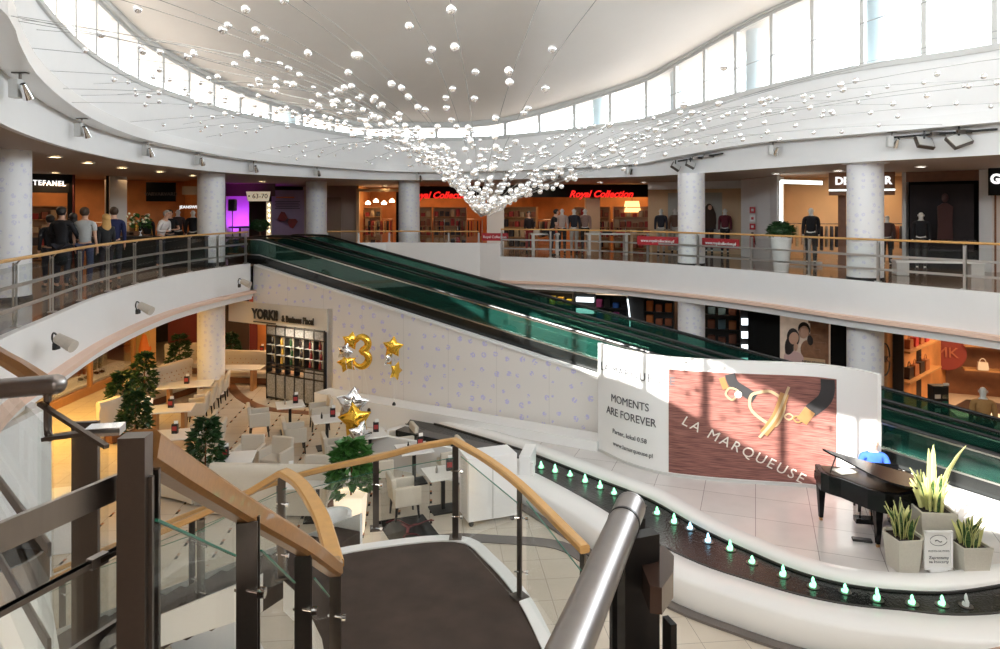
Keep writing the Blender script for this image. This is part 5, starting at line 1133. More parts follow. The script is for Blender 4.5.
# ================================================================== STAGE
# curved billboard
bb=[K(598,450,STG),K(625,463,STG),K(660,473.5,STG),K(700,479,STG),K(750,483,STG),K(812,487.5,STG)]
pth=[(p.x,p.y) for p in bb]+[(6.75,13.45),(7.0,12.98)]
pth=resample([list(V(*q,0)) for q in cr([list(q) for q in pth],6)],.08)
HB=2.45
t=thing('curved_billboard',V(4.4,14.3,STG),'tall curved white advertising wall with a jewellery picture behind the piano','billboard')
b=MB(); b.wallpanel([(p[0],p[1]) for p in pth],STG+.03,STG+HB,.1,-1); b.build('wall_panel','white_gloss',t,smooth=True,auto=30)
b=MB(); b.wallpanel([(p[0],p[1]) for p in insetpath([q[:2] for q in pth],.03)],STG,STG+.05,.16,-1); b.build('base_plinth','frame_grey',t)
cum=[0]
for a,c in zip(pth,pth[1:]): cum.append(cum[-1]+math.hypot(c[0]-a[0],c[1]-a[1]))
LB=cum[-1]
def onb(s,z,o=0.):
    i=max(0,min(len(pth)-2,next((k for k in range(len(cum)-1) if cum[k+1]>=s),len(cum)-2)))
    f=(s-cum[i])/(cum[i+1]-cum[i]); a=pth[i];c=pth[i+1]; dx,dy=(c[0]-a[0]),(c[1]-a[1]); l=math.hypot(dx,dy); dx/=l;dy/=l
    return V(a[0]+(c[0]-a[0])*f+dy*o,a[1]+(c[1]-a[1])*f-dx*o,STG+z)
def s_of_px(px):
    best=min(range(len(pth)),key=lambda i:abs(pth[i][0]/pth[i][1]*F+500-px)); return cum[best]
def bend(b,s0,z0,o,ang=0):
    """map flat (x,y,z) mesh onto the curved billboard: x along, y up, z outward"""
    ca,sa=math.cos(ang),math.sin(ang)
    for v in b.bm.verts:
        x,y=v.co.x*ca-v.co.y*sa,v.co.x*sa+v.co.y*ca; v.co=onb(s0+x,z0+y,o+v.co.z)
    return b
def btext(name,txt,size,m,px,z,ang=0,**k):
    b=MB(); b.add(text_bm(txt,size,.006,**k),Matrix.Identity(4)); bend(b,s_of_px(px),z,.014,ang); return b.build(name,m,t,recalc=False)
mat('ink_grey',(.1,.1,.11),.5)
btext('lettering_heading','LA MARQUEUSE',.25,'ink_grey',631,1.95,space=1.25,sx=.95)
btext('lettering_moments','MOMENTS',.24,'ink_grey',627,1.32,sx=.95); btext('lettering_forever','ARE FOREVER',.24,'ink_grey',629,1.02,sx=.95)
btext('lettering_address','Parter, lokal 0.58',.14,'ink_grey',628,.6); btext('lettering_web','www.lamarqueuse.pl',.13,'ink_grey',630,.33)
# poster picture: reddish brown timber surface
def wood_poster():
    n='poster_timber'; x=bpy.data.materials.new(n); x.use_nodes=True; nt=x.node_tree; b=nt.nodes['Principled BSDF']; b.inputs['Roughness'].default_value=.45
    tc=nt.nodes.new('ShaderNodeTexCoord'); mp=nt.nodes.new('ShaderNodeMapping'); mp.inputs['Rotation'].default_value=(0,.42,0); mp.inputs['Scale'].default_value=(1,1,24)
    no=nt.nodes.new('ShaderNodeTexNoise'); no.inputs['Scale'].default_value=3; no.inputs['Detail'].default_value=6; rp_=nt.nodes.new('ShaderNodeValToRGB')
    e=rp_.color_ramp.elements; e[0].position=.3; e[0].color=(.1,.035,.03,1); e[1].position=.7; e[1].color=(.4,.17,.14,1)
    nt.links.new(tc.outputs['Object'],mp.inputs[0]); nt.links.new(mp.outputs[0],no.inputs['Vector']); nt.links.new(no.outputs['Fac'],rp_.inputs[0]); nt.links.new(rp_.outputs[0],b.inputs['Base Color']); M[n]=x
wood_poster()
s0,s1=s_of_px(669),s_of_px(838)
b=MB(); rs=[]
for i in range(31):
    s=lerp(s0,s1,i/30); rs.append([onb(s,.07,.004),onb(s,HB-.25,.004),onb(s,HB-.25,.012),onb(s,.07,.012)])
b.rings(rs); b.build('poster_picture','poster_timber',t)
mat('letter_cream',(.85,.8,.72),.4); mat('poster_gold',(.5,.28,.12),.3,m=.5); mat('poster_gold_light',(.6,.45,.28),.3,m=.4); mat('strap_dark',(.03,.028,.03),.6)
btext('lettering_title','LA MARQUEUSE',.29,'letter_cream',741,.66,ang=-.42,space=1.3,shear=.1)
def fl(px,z): return V(s_of_px(px),z)
def stroke(name,pts,w_,m,o=.016,closed=False):
    """flat printed band along (px,z) points"""
    p=[fl(x,z) for x,z in pts]; p=[Vector(q) for q in cr([list(q) for q in p],6,closed)]; b=MB(); n=len(p); rs=[]
    if closed: p.append(p[0])
    for i,q in enumerate(p):
        a=p[max(0,i-1)];c=p[min(len(p)-1,i+1)]; d_=(c-a).normalized(); nn_=Vector((-d_.y,d_.x))*w_/2
        rs.append([onb(q.x+nn_.x,q.y+nn_.y,o),onb(q.x-nn_.x,q.y-nn_.y,o),onb(q.x-nn_.x,q.y-nn_.y,o+.008),onb(q.x+nn_.x,q.y+nn_.y,o+.008)])
    b.rings(rs); return b.build(name,m,t)
stroke('strap_left',[(728,2.18),(735,1.98),(746,1.82),(754,1.72)],.2,'strap_dark'); stroke('clasp_left',[(721,2.1),(727,1.88)],.12,'poster_gold',.02)
stroke('clasp_ring',[(727,1.78),(730,1.9),(736,1.84),(735,1.68),(729,1.68)],.04,'poster_gold_light',.026,True)
b=MB(); b.lathe((0,0,0),[(.07,0),(.07,.01)],16); bend(b,s_of_px(738),1.78,.03); b.build('stud','letter_cream',t)
stroke('stirrup_ring',[(750,1.76),(752,1.5),(762,1.28),(775,1.2),(786,1.62),(772,1.86),(757,1.84)],.055,'poster_gold_light',.03,True)
stroke('stirrup_bar',[(764,1.02),(774,1.38),(786,1.84)],.17,'poster_gold',.036); stroke('stirrup_pin',[(760,.94),(774,1.38),(789,1.98)],.05,'poster_gold_light',.042)
stroke('chain_link',[(785,1.38),(790,1.44),(794,1.38),(789,1.32)],.03,'poster_gold_light',.03,True); stroke('chain_link',[(792,1.36),(798,1.4),(803,1.33),(797,1.28)],.03,'poster_gold',.034,True)
stroke('strap_end',[(800,1.3),(806,1.42),(812,1.54)],.22,'poster_gold',.03); stroke('strap_right',[(812,1.52),(822,1.75),(828,1.95),(829,2.18)],.26,'strap_dark',.024)
# ------------------------------------------------------------------ grand piano
mat('key_white',(.85,.85,.82),.3); mat('sheet',(.8,.78,.72),.6)
PC=V(6.35,12.15,STG)    # centre of keyboard side (far from camera)
prz=-.2
Rz=Matrix.Rotation(prz,3,'Z')
t=thing('grand_piano',PC,'black grand piano with raised lid standing on the white stage','piano')
def L2(x,y,z=0): return PC+Rz@V(x,y,z)
# outline: keyboard along +y side (far), tail towards camera (-y); bass side +x, treble side -x (curved)
outl=[(.76,.22),(.76,-.3),(.7,-.55),(.52,-.78),(.28,-.92),(.02,-.92),(-.2,-.78),(-.36,-.56),(-.5,-.38),(-.66,-.26),(-.76,-.12),(-.76,.22)]
ol=[L2(x,y) for x,y in outl]
b=MB(); b.prism([(p.x,p.y) for p in ol],STG+.62,STG+.94); b.build('case','black_gloss',t)
b=MB(); b.prism([(L2(x*.9,y*.9).x,L2(x*.9,y*.9).y) for x,y in outl],STG+.941,STG+.947); b.build('soundboard',mat('plate_gold',(.06,.035,.015),.4,m=.3),t)
b=MB(); b.box(L2(0,.32,.7),(1.48,.24,.14),rz=prz); b.build('keybed','black_gloss',t); b=MB(); b.box(L2(0,.34,.785),(1.2,.15,.02),rz=prz); b.build('keys','key_white',t)
for s in (-1,1): b=MB(); b.box(L2(s*.68,.33,.82),(.1,.24,.14),rz=prz,bev=.02); b.build('cheek_block','black_gloss',t)
# lid: hinged on bass (+x) side, raised on the treble side
ang=.24; hx=.76
def lidp(x,y,z=0):
    r=hx-x; return L2(hx-r*math.cos(ang)+z*0,y,.955+r*math.sin(ang)+z)
lo=[(x*1.02,y*1.03) for x,y in outl if y<=.22]
lo=[(.77,-.08)]+[q for q in lo if q[1]<-.1]+[(-.77,-.1)]
b=MB(); b.rings([[lidp(x,y,0) for x,y in lo],[lidp(x,y,.028) for x,y in lo]]); b.build('lid','black_gloss',t)
b=MB(); b.cyl(L2(-.62,-.15,.93),lidp(-.55,-.15,0),.012,n=6); b.build('lid_prop','black',t)
b=MB(); b.box(L2(.3,.12,1.02),(.5,.02,.14),rz=prz,rot=Rz@Matrix.Rotation(.3,3,'X')); b.build('music_desk','black_gloss',t)
for x,y in ((-.7,.12),(.7,.12),(-.04,-.76)):
    b=MB(); p=L2(x,y); b.rings([[p+V(a*w_,c*w_,z) for a,c in ((-1,-1),(1,-1),(1,1),(-1,1))] for w_,z in ((.03,.06),(.055,.5),(.06,.62))]); lg=b.build('leg','black_gloss',t)
    b=MB(); b.cyl(p+V(-.02,0,.03),p+V(.02,0,.03),.03,n=10); b.build('castor','poster_gold',lg)
b=MB(); 
for s in (-1,1): b.cyl(L2(s*.1,.0,.12),L2(s*.06,.0,.62),.012,n=6)
b.box(L2(0,0,.12),(.36,.18,.08),rz=prz); b.build('pedal_lyre','black_gloss',t); b=MB()
for k_ in (-1,0,1): b.box(L2(k_*.08,.12,.1),(.03,.12,.015),rz=prz)
b.build('pedals','poster_gold',t)
b=MB(); q=L2(-.35,-.02,.0); b.box(V(q.x,q.y,STG+1.0-.045),(.34,.24,.02),rz=.3); tag(b.build('sheet_music','sheet'),'open white sheet music lying on the left of the grand piano','sheet music')
q=K(862,541,STG); b=MB(); b.box(q+V(0,0,.02),(.3,.12,.04),rz=-.3,bev=.01); tag(b.build('foot_controller','black'),'small black box on the stage floor beside the front piano leg','pedal box')
t=thing('piano_stool',L2(.33,.78),'black piano stool under the pianist','stool'); b=MB(); b.box(L2(.33,.78,.47),(.62,.36,.09),rz=prz,bev=.03); b.build('seat','black',t)
for sx in (-1,1):
    for sy in (-1,1): b=MB(); b.cyl(L2(.33+sx*.26,.78+sy*.14,0),L2(.33+sx*.26,.78+sy*.14,.43),.02,n=6); b.build('leg','black',t)
person(L2(.33,.75),prz,'person in a bright blue shirt with short grey hair playing the grand piano',(.035,.12,.62),(.5,.47,.42),hair=None,skin='skin_pale',sleeve='long',arms='play',h=1.8,sit=True,lean=.12)
# ------------------------------------------------------------------ planters with snake plants
mat('stone_planter',(.56,.53,.46),.8,noise=.1,ns=30,bump=.25,bs=60)
def blade_mat():
    n='snake_leaf'; x=bpy.data.materials.new(n); x.use_nodes=True; nt=x.node_tree; b=nt.nodes['Principled BSDF']; b.inputs['Roughness'].default_value=.35
    tc=nt.nodes.new('ShaderNodeTexCoord'); w_=nt.nodes.new('ShaderNodeTexNoise'); w_.inputs['Scale'].default_value=22; mp=nt.nodes.new('ShaderNodeMapping'); mp.inputs['Scale'].default_value=(.6,.6,2)
    r=nt.nodes.new('ShaderNodeValToRGB'); r.color_ramp.elements[0].position=.4; r.color_ramp.elements[0].color=(.015,.05,.015,1); r.color_ramp.elements[1].position=.65; r.color_ramp.elements[1].color=(.09,.17,.05,1)
    nt.links.new(tc.outputs['Object'],mp.inputs[0]); nt.links.new(mp.outputs[0],w_.inputs['Vector']); nt.links.new(w_.outputs['Fac'],r.inputs[0]); nt.links.new(r.outputs[0],b.inputs['Base Color']); M[n]=x
blade_mat(); mat('leaf_edge',(.68,.68,.28),.4); mat('soil',(.03,.02,.015),.9)
def snake(p,w_,h,label,n,lh,big=0,rz=.2,edgew=.35,hexa=False,pale=.5):
    t=thing('snake_plant_planter',p,label,'potted plant'); p=Vector(p)
    b=MB(); nv=6
    sh=[(-1,-1),(.55,-1.0),(1,-.5),(1,.9),(-.6,1),(-1,.5)] if hexa else [(-1,-1),(1,-1),(1,1),(-1,1)]
    R3=Matrix.Rotation(rz,3,'Z')
    b.rings([[p+R3@V(x*w_*k_,y*w_*k_,z) for x,y in sh] for k_,z in ((.82,0),(1,h*.95),(1,h),(.88,h),(.86,h-.05))]); b.build('planter','stone_planter',t)
    random.seed(int(p.x*100))
    for i in range(n+big):
        a=random.uniform(0,2*PI); rr=random.uniform(0,w_*.65); q=p+V(math.cos(a)*rr,math.sin(a)*rr,h-.05); isb=i>=n
        L_=lh*random.uniform(.7,1.1) if not isb else lh*random.uniform(1.6,2.1); wd=(.042 if not isb else .075)*random.uniform(.8,1.2)
        tilt=V(math.cos(a),math.sin(a),0)*random.uniform(.1,.45)*(1 if not isb else (.8)); tw=random.uniform(0,PI) if not isb else random.uniform(-.4,.4)
        sd=V(math.cos(tw),math.sin(tw),0); bl=MB(); ed=MB(); prof=((0,.6),(.3,1),(.6,.9),(.85,.55),(1,.04)); rs=[];re=[]
        for f,k_ in prof:
            c_=q+(V(0,0,1)+tilt*f)*L_*f; c_.z=q.z+L_*f; dn=sd.cross(V(0,0,1))*.012
            rs.append([c_-sd*wd*k_*.75,c_+dn*.6,c_+sd*wd*k_*.75,c_-dn*.2]); re.append((c_-sd*wd*k_,c_+sd*wd*k_,dn))
        pal=isb or random.random()<pale*.35
        bl.rings(rs); lf=bl.build('leaf','leaf_edge' if pal else 'snake_leaf',t)
        for s in (0,1):
            ed.rings([[e_[s]-e_[2]*.2+V(0,0,0),e_[s]+(e_[1-s]-e_[s]).normalized()*.012+e_[2]*.4,e_[s]+e_[2]*.5] for e_ in re])
        ed.build('leaf_margin','leaf_edge',lf)
    b=MB(); b.rings([[p+R3@V(x*w_*.86,y*w_*.86,z) for x,y in sh] for z in (h-.08,h-.04)]); b.build('soil','soil',t)
snake(K(903,566,STG),.25,.5,'light stone planter of green snake plants, left one in front of the piano',34,.46,hexa=True,rz=.1)
snake(V((931-500)/F*11.15,11.15,STG),.27,.78,'tallest stone planter with long pale yellow edged leaves',38,.55,3,rz=-.1,pale=1.6)
snake(K(968,569,STG),.23,.42,'small square stone planter of snake plants at the right',30,.4,rz=.05)
t=thing('framed_notice',K(940,574,STG),'small white framed notice on a stand between the stone planters','sign'); q=K(940,574,STG)+V(0,.04,0); Rt=Matrix.Rotation(-.12,3,'X')
b=MB(); 
for x,z,a,c in ((-.2,.34,.03,.56),(.2,.34,.03,.56),(0,.06,.43,.03),(0,.62,.43,.03)): b.box(q+V(x,0,z),(a,.03,c))
b.build('frame','white_gloss',t); b=MB(); b.box(q+V(0,.008,.34),(.4,.01,.56)); b.build('paper','paper_white',t); b=MB(); b.box(q+V(0,.06,.03),(.26,.16,.04)); b.build('stand','white_gloss',t)
b=MB(); b.tube([q+V(.13*math.cos(a),-.006,.49+.08*math.sin(a)) for a in [2*PI*i/20 for i in range(20)]],.004,5,closed=True); b.tube([q+V(-.05+.1*i/6,-.006,.48+.015*math.sin(i)) for i in range(7)],.007,5); b.build('emblem','ink_grey',t)
text('lettering','Zapraszamy\nna koncerty',.062,'ink_grey',q+V(0,-.012,.2),(1,0,0),t,depth=.004); text('lettering_small','MUZYKA NA ZYWO',.035,'ink_grey',q+V(0,-.012,.33),(1,0,0),t,depth=.004)
# ================================================================== FOREGROUND STAIRS AND RAILS
LZ=-1.65
inner=[V(-1.12,4.75,LZ),V(-1.42,5.58,LZ),V(-1.75,6.18,LZ),V(-2.0,6.46,LZ)]
outerC=[K(300,563,LZ),K(368,549,LZ),K(455,541,LZ),K(487,561,LZ),K(519,599,LZ),K(545,651,LZ),V(.52,4.6,LZ),V(.5,4.0,LZ)]
oc=[Vector(q) for q in cr([list(q) for q in outerC],5)]
poly=[(p.x,p.y) for p in oc]+[(-1.0,4.0)]+[(p.x,p.y) for p in inner]
t=thing('staircase',V(-.3,4.6,LZ),'brown carpeted curved stairs and landing in the foreground','stairs')
b=MB(); b.prism(poly,LZ-.02,LZ); b.build('landing','carpet',t)
b=MB(); b.prism([(p[0],p[1]) for p in poly],LZ-.3,LZ-.021); b.build('landing_underside','white',t)
b=MB(); b.sweep([q+V(0,0,-.1) for q in oc],[(-.1,-.22),(.02,-.22),(.02,.115),(-.1,.115)]); b.build('landing_curb','white_gloss',t)
# upper flight (10 risers) from the gallery down to the landing
A0,A1=V(-1.4,2.05,0),V(.32,1.32,0); B0,B1=V(-1.0,4.05,0),V(.5,4.0,0); NS=10
for i in range(NS):
    f0=i/NS;f1=(i+1)/NS; z=-1.65*(i+1)/(NS+1)
    a,b_,c_,d_=A0.lerp(B0,f0),A1.lerp(B1,f0),A1.lerp(B1,f1),A0.lerp(B0,f1)
    b=MB(); b.prism([(a.x,a.y),(b_.x,b_.y),(c_.x,c_.y),(d_.x,d_.y)],z-.17,z); b.build('tread','carpet',t)
# lower flight: from the landing's left end down to the lower floor
C0,C1=V(-1.55,7.75,0),V(-2.2,6.5,0); D0,D1=V(-6.1,9.55,0),V(-6.5,8.2,0); NL=15
for i in range(NL):
    f0=i/NL;f1=(i+1)/NL; z=LZ-(LZ-LOW)*(i+1)/(NL+1)
    a,b_,c_,d_=C0.lerp(D0,f0),C1.lerp(D1,f0),C1.lerp(D1,f1),C0.lerp(D0,f1)
    b=MB(); b.prism([(a.x,a.y),(b_.x,b_.y),(c_.x,c_.y),(d_.x,d_.y)],z-.17,z); b.build('tread','carpet',t)
for P0,P1 in ((C0,D0),(C1,D1)):
    dr=(P1-P0); off=V(-dr.y,dr.x,0).normalized()*(.05 if P0 is C0 else -.05)*-1
    b=MB(); b.rings([[P0+off*k_+V(0,0,LZ-.32),P0+off*k_+V(0,0,LZ+.03),P1+off*k_+V(0,0,LOW+.2),P1+off*k_+V(0,0,LOW)] for k_ in (0,1)]); b.build('stringer','white_gloss',t)
# ---- wooden stair rails
E_=lambda x,y,z: V(x,y,EYE+z)
railA=[E_(-.885,1.73,-.585),E_(-.93,2.05,-.77),E_(-.96,2.6,-1.11),E_(-.93,3.3,-1.58),E_(-.97,4.1,-2.1),E_(-1.13,4.8,-2.42)]
ra=[Vector(q) for q in cr([list(q) for q in railA],8)]
def woodrail(name,path,label,posts,w_=.08,h=.085,wood='wood',base=None,gl=True,clampside=1):
    t=thing(name,path[len(path)//2]-V(0,0,1),label,'stair railing')
    b=MB(); b.sweep(path,rrp(w_,h,.18)); b.build('handrail',wood,t,smooth=True,auto=30)
    prev=None
    for (px,py,pz,wz_,zb,rz) in posts:
        b=MB(); big=(py<2)
        if big: b.box(V(px,py,(zb+pz+.1)/2),(.062,.05,pz-zb+.1),rz=rz)
        q=V(px,py,0); b.box(V(px,py,(zb+pz)/2),(wz_*1.25,.014,pz-zb),rz=rz); b.box(V(px,py,(zb+pz)/2)+V(0,.05,0),(wz_,.014,pz-zb),rz=rz); b.box(V(px,py+.02,zb+.01),(.13,.13,.02),rz=rz)
        po=b.build('post','steel_dark',t)
        for dz in (() if big else (.25,.72)):
            b=MB(); z=pz-dz; b.cyl(V(px,py,z),V(px+.07*clampside,py-.02,z),.008,n=8); b.cyl(V(px+.05*clampside,py-.02,z),V(px+.075*clampside,py-.02,z),.02,n=14); b.cyl(V(px-.045,py,z),V(px,py,z),.008,n=8); b.build('glass_clamp','chrome',po)
    if gl:
        for a,c in zip(posts,posts[1:]):
            A=V(a[0]+.06,a[1]-.02,0);B=V(c[0]-.02,c[1]-.06,0); n_=V(-(B-A).y,(B-A).x,0).normalized()*.005
            za,zb_=a[2],c[2]
            b=MB(); b.rings([[A+n_+V(0,0,za-.95),A+n_+V(0,0,za-.1),A-n_+V(0,0,za-.1),A-n_+V(0,0,za-.95)],[B+n_+V(0,0,zb_-.95),B+n_+V(0,0,zb_-.1),B-n_+V(0,0,zb_-.1),B-n_+V(0,0,zb_-.95)]]); b.build('glass_panel','glass_clear',t)
            b=MB(); b.sweep([A+V(0,0,za-.095),B+V(0,0,zb_-.095)],rp(.008,.006)); b.build('glass_edge','skirt_green',t)
    return t
woodrail('stair_railing',ra,'wooden stair rail with dark steel posts descending from the foreground left',[(-.875,1.68,EYE-.64,.065,-.6,.1),(-.94,2.6,EYE-1.16,.06,-1.2,.2),(-.93,3.3,EYE-1.63,.06,LZ,.2),(-1.05,4.45,EYE-2.33,.055,LZ,.2)])
lr=[E_(-1.13,4.8,-2.43),E_(-1.28,5.2,-2.43),E_(-1.44,5.58,-2.42),E_(-1.75,6.16,-2.42),E_(-2.0,6.46,-2.42)]
lr=[Vector(q) for q in cr([list(q) for q in lr],6)]
lr2=[E_(-2.0,6.46,-2.42),E_(-2.42,6.72,-2.72),E_(-3.0,7.0,-3.05),E_(-4.6,7.55,-3.87),E_(-6.45,8.2,-4.92)]

woodrail('stair_railing',lr+lr2[1:],'inner wooden rail turning sharply at the landing and running down to the left',[(-2.02,6.46,EYE-2.46,.05,LZ,.4),(-3.0,7.0,EYE-3.1,.05,LZ-.55,.4),(-4.3,7.39,EYE-3.7,.05,LZ-1.25,.4),(-5.6,7.88,EYE-4.45,.05,LZ-2.0,.4)],wood='wood_light',w_=.12,h=.06)
of=[E_(.6,4.95,-2.4),E_(.42,5.45,-2.4),E_(.17,6.12,-2.4),E_(-.12,6.72,-2.4),E_(-.475,7.28,-2.4),E_(-.9,7.42,-2.52),E_(-1.33,7.55,-2.67),E_(-2.34,7.85,-3.0),E_(-3.93,8.6,-3.78),E_(-6.1,9.62,-4.95)]
ofp=[Vector(q) for q in cr([list(q) for q in of[:5]],6)][:-1]+[Vector(q) for q in cr([list(q) for q in of[4:]],6)]
woodrail('stair_railing',ofp,'outer wooden rail with glass curving around the brown carpeted landing',[(-6.0,9.58,EYE-5.0,.05,LOW,.4),(-4.9,9.1,EYE-4.38,.05,LOW+.55,.4),(-3.8,8.62,EYE-3.82,.05,LOW+1.1,.4),(-2.5,7.93,EYE-3.12,.05,LZ-.55,.3),(-1.34,7.55,EYE-2.71,.05,LZ-.05,.2),(-.46,7.22,EYE-2.44,.05,LZ,0),(.17,6.12,EYE-2.44,.05,LZ,-1.0),(.59,4.98,EYE-2.44,.05,LZ,-1.2)],wood='wood_light',w_=.08,h=.06)
# ---- big steel handrail right
t=thing('steel_handrail',V(.17,1.17,0),'thick brushed steel tube handrail pointing up in the right foreground','handrail')
b=MB(); p0=E_(.262,1.41,-.6);p1=E_(.03,.78,-.6); b.cyl(p0,p1,.03,n=28); b.build('tube','steel_brushed',t,smooth=True)
b=MB(); d_=(p0-p1).normalized(); b.cyl(p0-d_*.075,p0-d_*.068,.0312,n=28); b.build('sleeve_joint','black',t,smooth=True); b=MB(); b.lathe((0,0,0),[(.0305,0),(.03,.008),(.02,.014)],28); bmesh.ops.transform(b.bm,matrix=Matrix.Translation(p0)@d_.to_track_quat('Z','Y').to_matrix().to_4x4(),verts=b.bm.verts); b.build('end_cap','steel_brushed',t,smooth=True)
b=MB(); b.box(V(.265,1.34,.52),(.075,.03,1.22),rz=.35); b.box(V(.255,1.4,.52),(.075,.012,1.22),rz=.35); b.build('post','black',t)
t=thing('rail_end_block',E_(.305,1.27,-.7),'short dark lacquered wooden rail end beside the steel tube handrail','handrail end')
b=MB(); pts=[(.268,1.25),(.288,1.245),(.322,1.3),(.338,1.36),(.33,1.4),(.30,1.41),(.268,1.38)]
b.prism(pts,EYE-.72,EYE-.672); b.build('wood_block','wood_dark',t)
b=MB(); b.box(V(.31,1.28,.5),(.012,.03,1.0),rz=.3); b.build('glass_frame','black',t); b=MB(); b.box(V(.36,1.33,.45),(.008,.02,.9)); b.build('frame_strip','black',t)
for z in (.86,.72): b=MB(); b.box(V(.345,1.3,z),(.03,.03,.05)); b.build('clamp','steel_dark',t)
# bottom right gallery rail
br=[E_(.30,.97,-.72),E_(.42,.98,-.72),E_(.56,1.02,-.72),E_(.8,1.11,-.72),E_(1.3,1.2,-.72),E_(2.0,1.25,-.72)]
b=MB(); bp=[Vector(q) for q in cr([list(q) for q in br],5)][4:]
t=thing('gallery_railing',V(1.2,1.2,0),'dark wooden gallery handrail crossing the bottom right corner','railing'); b.sweep(bp,rrp(.045,.045,.3)); b.build('handrail','wood',t,smooth=True)
b=MB(); b.box(V(1.5,1.22,.52),(.04,.03,1.05)); b.build('post','steel_dark',t)
# ---- left foreground fence
t=thing('gallery_railing',V(-2.2,2.6,0),'nearest left gallery railing with dark wooden handrail','railing')
wr=[E_(-1.49,2.31,-.585),E_(-1.78,2.62,-.6),E_(-2.15,3.0,-.62),E_(-3.0,3.9,-.66),E_(-4.2,5.1,-.7)]
b=MB(); b.sweep([Vector(q) for q in cr([list(q) for q in wr],5)],rrp(.06,.06,.3)); b.build('handrail','wood',t,smooth=True)
for x,y in ((-2.7,3.6),(-3.6,4.6)): b=MB(); b.box(V(x,y,.54),(.06,.05,1.08),rz=.8); b.build('post','steel_dark',t)
b=MB(); b.rings([[V(-1.5,2.35,z) for z in (.05,)]+[V(-1.5,2.35,1.0),V(-1.492,2.342,1.0),V(-1.492,2.342,.05)],[V(-4.0,5.0,.05),V(-4.0,5.0,1.0),V(-3.992,4.99,1.0),V(-3.992,4.99,.05)]]); b.build('glass_panel','glass_clear',t)
for z in (.3,.62): b=MB(); b.sweep([V(-1.5,2.33,z),V(-2.15,2.98,z),V(-4.05,5.02,z)],rrp(.012,.05)); b.build('rail_bar','steel_brushed',t)
t=thing('steel_handrail',V(-1.9,2.2,0),'brushed steel tube handrail ending at the left edge beside dark wood','handrail')
b=MB(); p0=E_(-1.44,2.27,-.565);p1=E_(-2.4,2.14,-.62); b.cyl(p0,p1,.032,n=28); b.build('tube','steel_brushed',t,smooth=True); b=MB(); b.sphere(p0,.032,20,12); b.build('end_cap','steel_brushed',t,smooth=True)
b=MB(); b.tube([Vector(q) for q in cr([list(E_(-1.46,2.26,-.58)),list(E_(-1.46,2.26,-.66)),list(E_(-1.455,2.255,-.72)),list(E_(-1.44,2.25,-.735))],4)],.012,8); b.sweep([E_(-1.46,2.26,-.735),E_(-1.23,2.2,-.69)],rp(.05,.012)); b.build('bracket','steel_dark',t)
b=MB(); b.box(E_(-1.24,2.2,-.69),(.1,.06,.025),rz=.2); b.build('bracket_clamp','chrome',t)
# glass screen between the tube and the first stair post
t=thing('glass_screen',V(-1.15,1.95,0),'clear glass balustrade with flat steel bars at the lower left foreground','glass screen')
g0,g1=V(-1.5,2.28,0),V(-1.18,2.1,0); g2=V(-.93,1.72,0); g3=V(-1.12,1.2,0)
for a,c,za,zc in ((g0,g1,1.12,1.04),(g2,g3,.92,.92)):
    n_=V(-(c-a).y,(c-a).x,0).normalized()*.006; b=MB(); b.rings([[a+n_+V(0,0,.1),a+n_+V(0,0,za),a-n_+V(0,0,za),a-n_+V(0,0,.1)],[c+n_+V(0,0,.1),c+n_+V(0,0,zc),c-n_+V(0,0,zc),c-n_+V(0,0,.1)]]); b.build('glass_panel','glass_clear',t)
    b=MB(); b.sweep([a+V(0,0,za),c+V(0,0,zc)],rp(.016,.012)); b.build('glass_edge','steel_dark',t)
for z in (1.075,.72): b=MB(); b.sweep([g2+V(0,0,z),g3+V(0,0,z)],rp(.012,.062)); b.build('flat_bar','steel_brushed',t)
b=MB(); b.sweep([g2+V(0,0,.92),g3+V(0,0,.92)],rp(.02,.012)); b.build('lower_glass_edge','steel_dark',t)
for f in (.12,.8): b=MB(); b.box(g2.lerp(g3,f)+V(0,0,.92),(.02,.045,.025),rz=-.35); b.build('edge_clamp','steel_brushed',t)
b=MB(); b.box(V(-1.42,2.4,.3),(.085,.02,1.45),rz=.1); b.build('post','steel_dark',t)
# objects on the lower floor seen through the left glass
q=V(-4.55,6.3,LOW); t=thing('tall_planter',q,'tall white conical planter with a steel rim behind the lower left glass','planter')
b=MB(); b.lathe(q,[(.75,0),(.4,2.5),(.38,2.5),(.38,2.4)],32); b.build('cone','white',t,smooth=True)
b=MB(); b.lathe(q,[(.4,2.5),(.42,2.5),(.42,2.85),(.385,2.85),(.385,2.5)],32,cap=False); b.build('rim','steel_brushed',t,smooth=True)
b=MB(); b.lathe(q,[(.38,2.72),(.01,2.72)],24); b.build('soil','shop_brown',t)
t=thing('counter_block',K(62,545,LOW),'white block counter on the lower floor seen through the left glass','counter'); q=K(62,545,LOW)
b=MB(); b.box(q+V(0,0,.42),(.95,.8,.84),rz=.3,bev=.02); b.build('body','white',t); b=MB(); b.box(q+V(0,0,.86),(1.0,.85,.04),rz=.3); b.build('tabletop','table_white',t)
q=K(215,642,LOW+.75); q.z=LOW; table(q,.6,'white square table at the bottom edge seen below the stair rail',w=.9,d=.9)
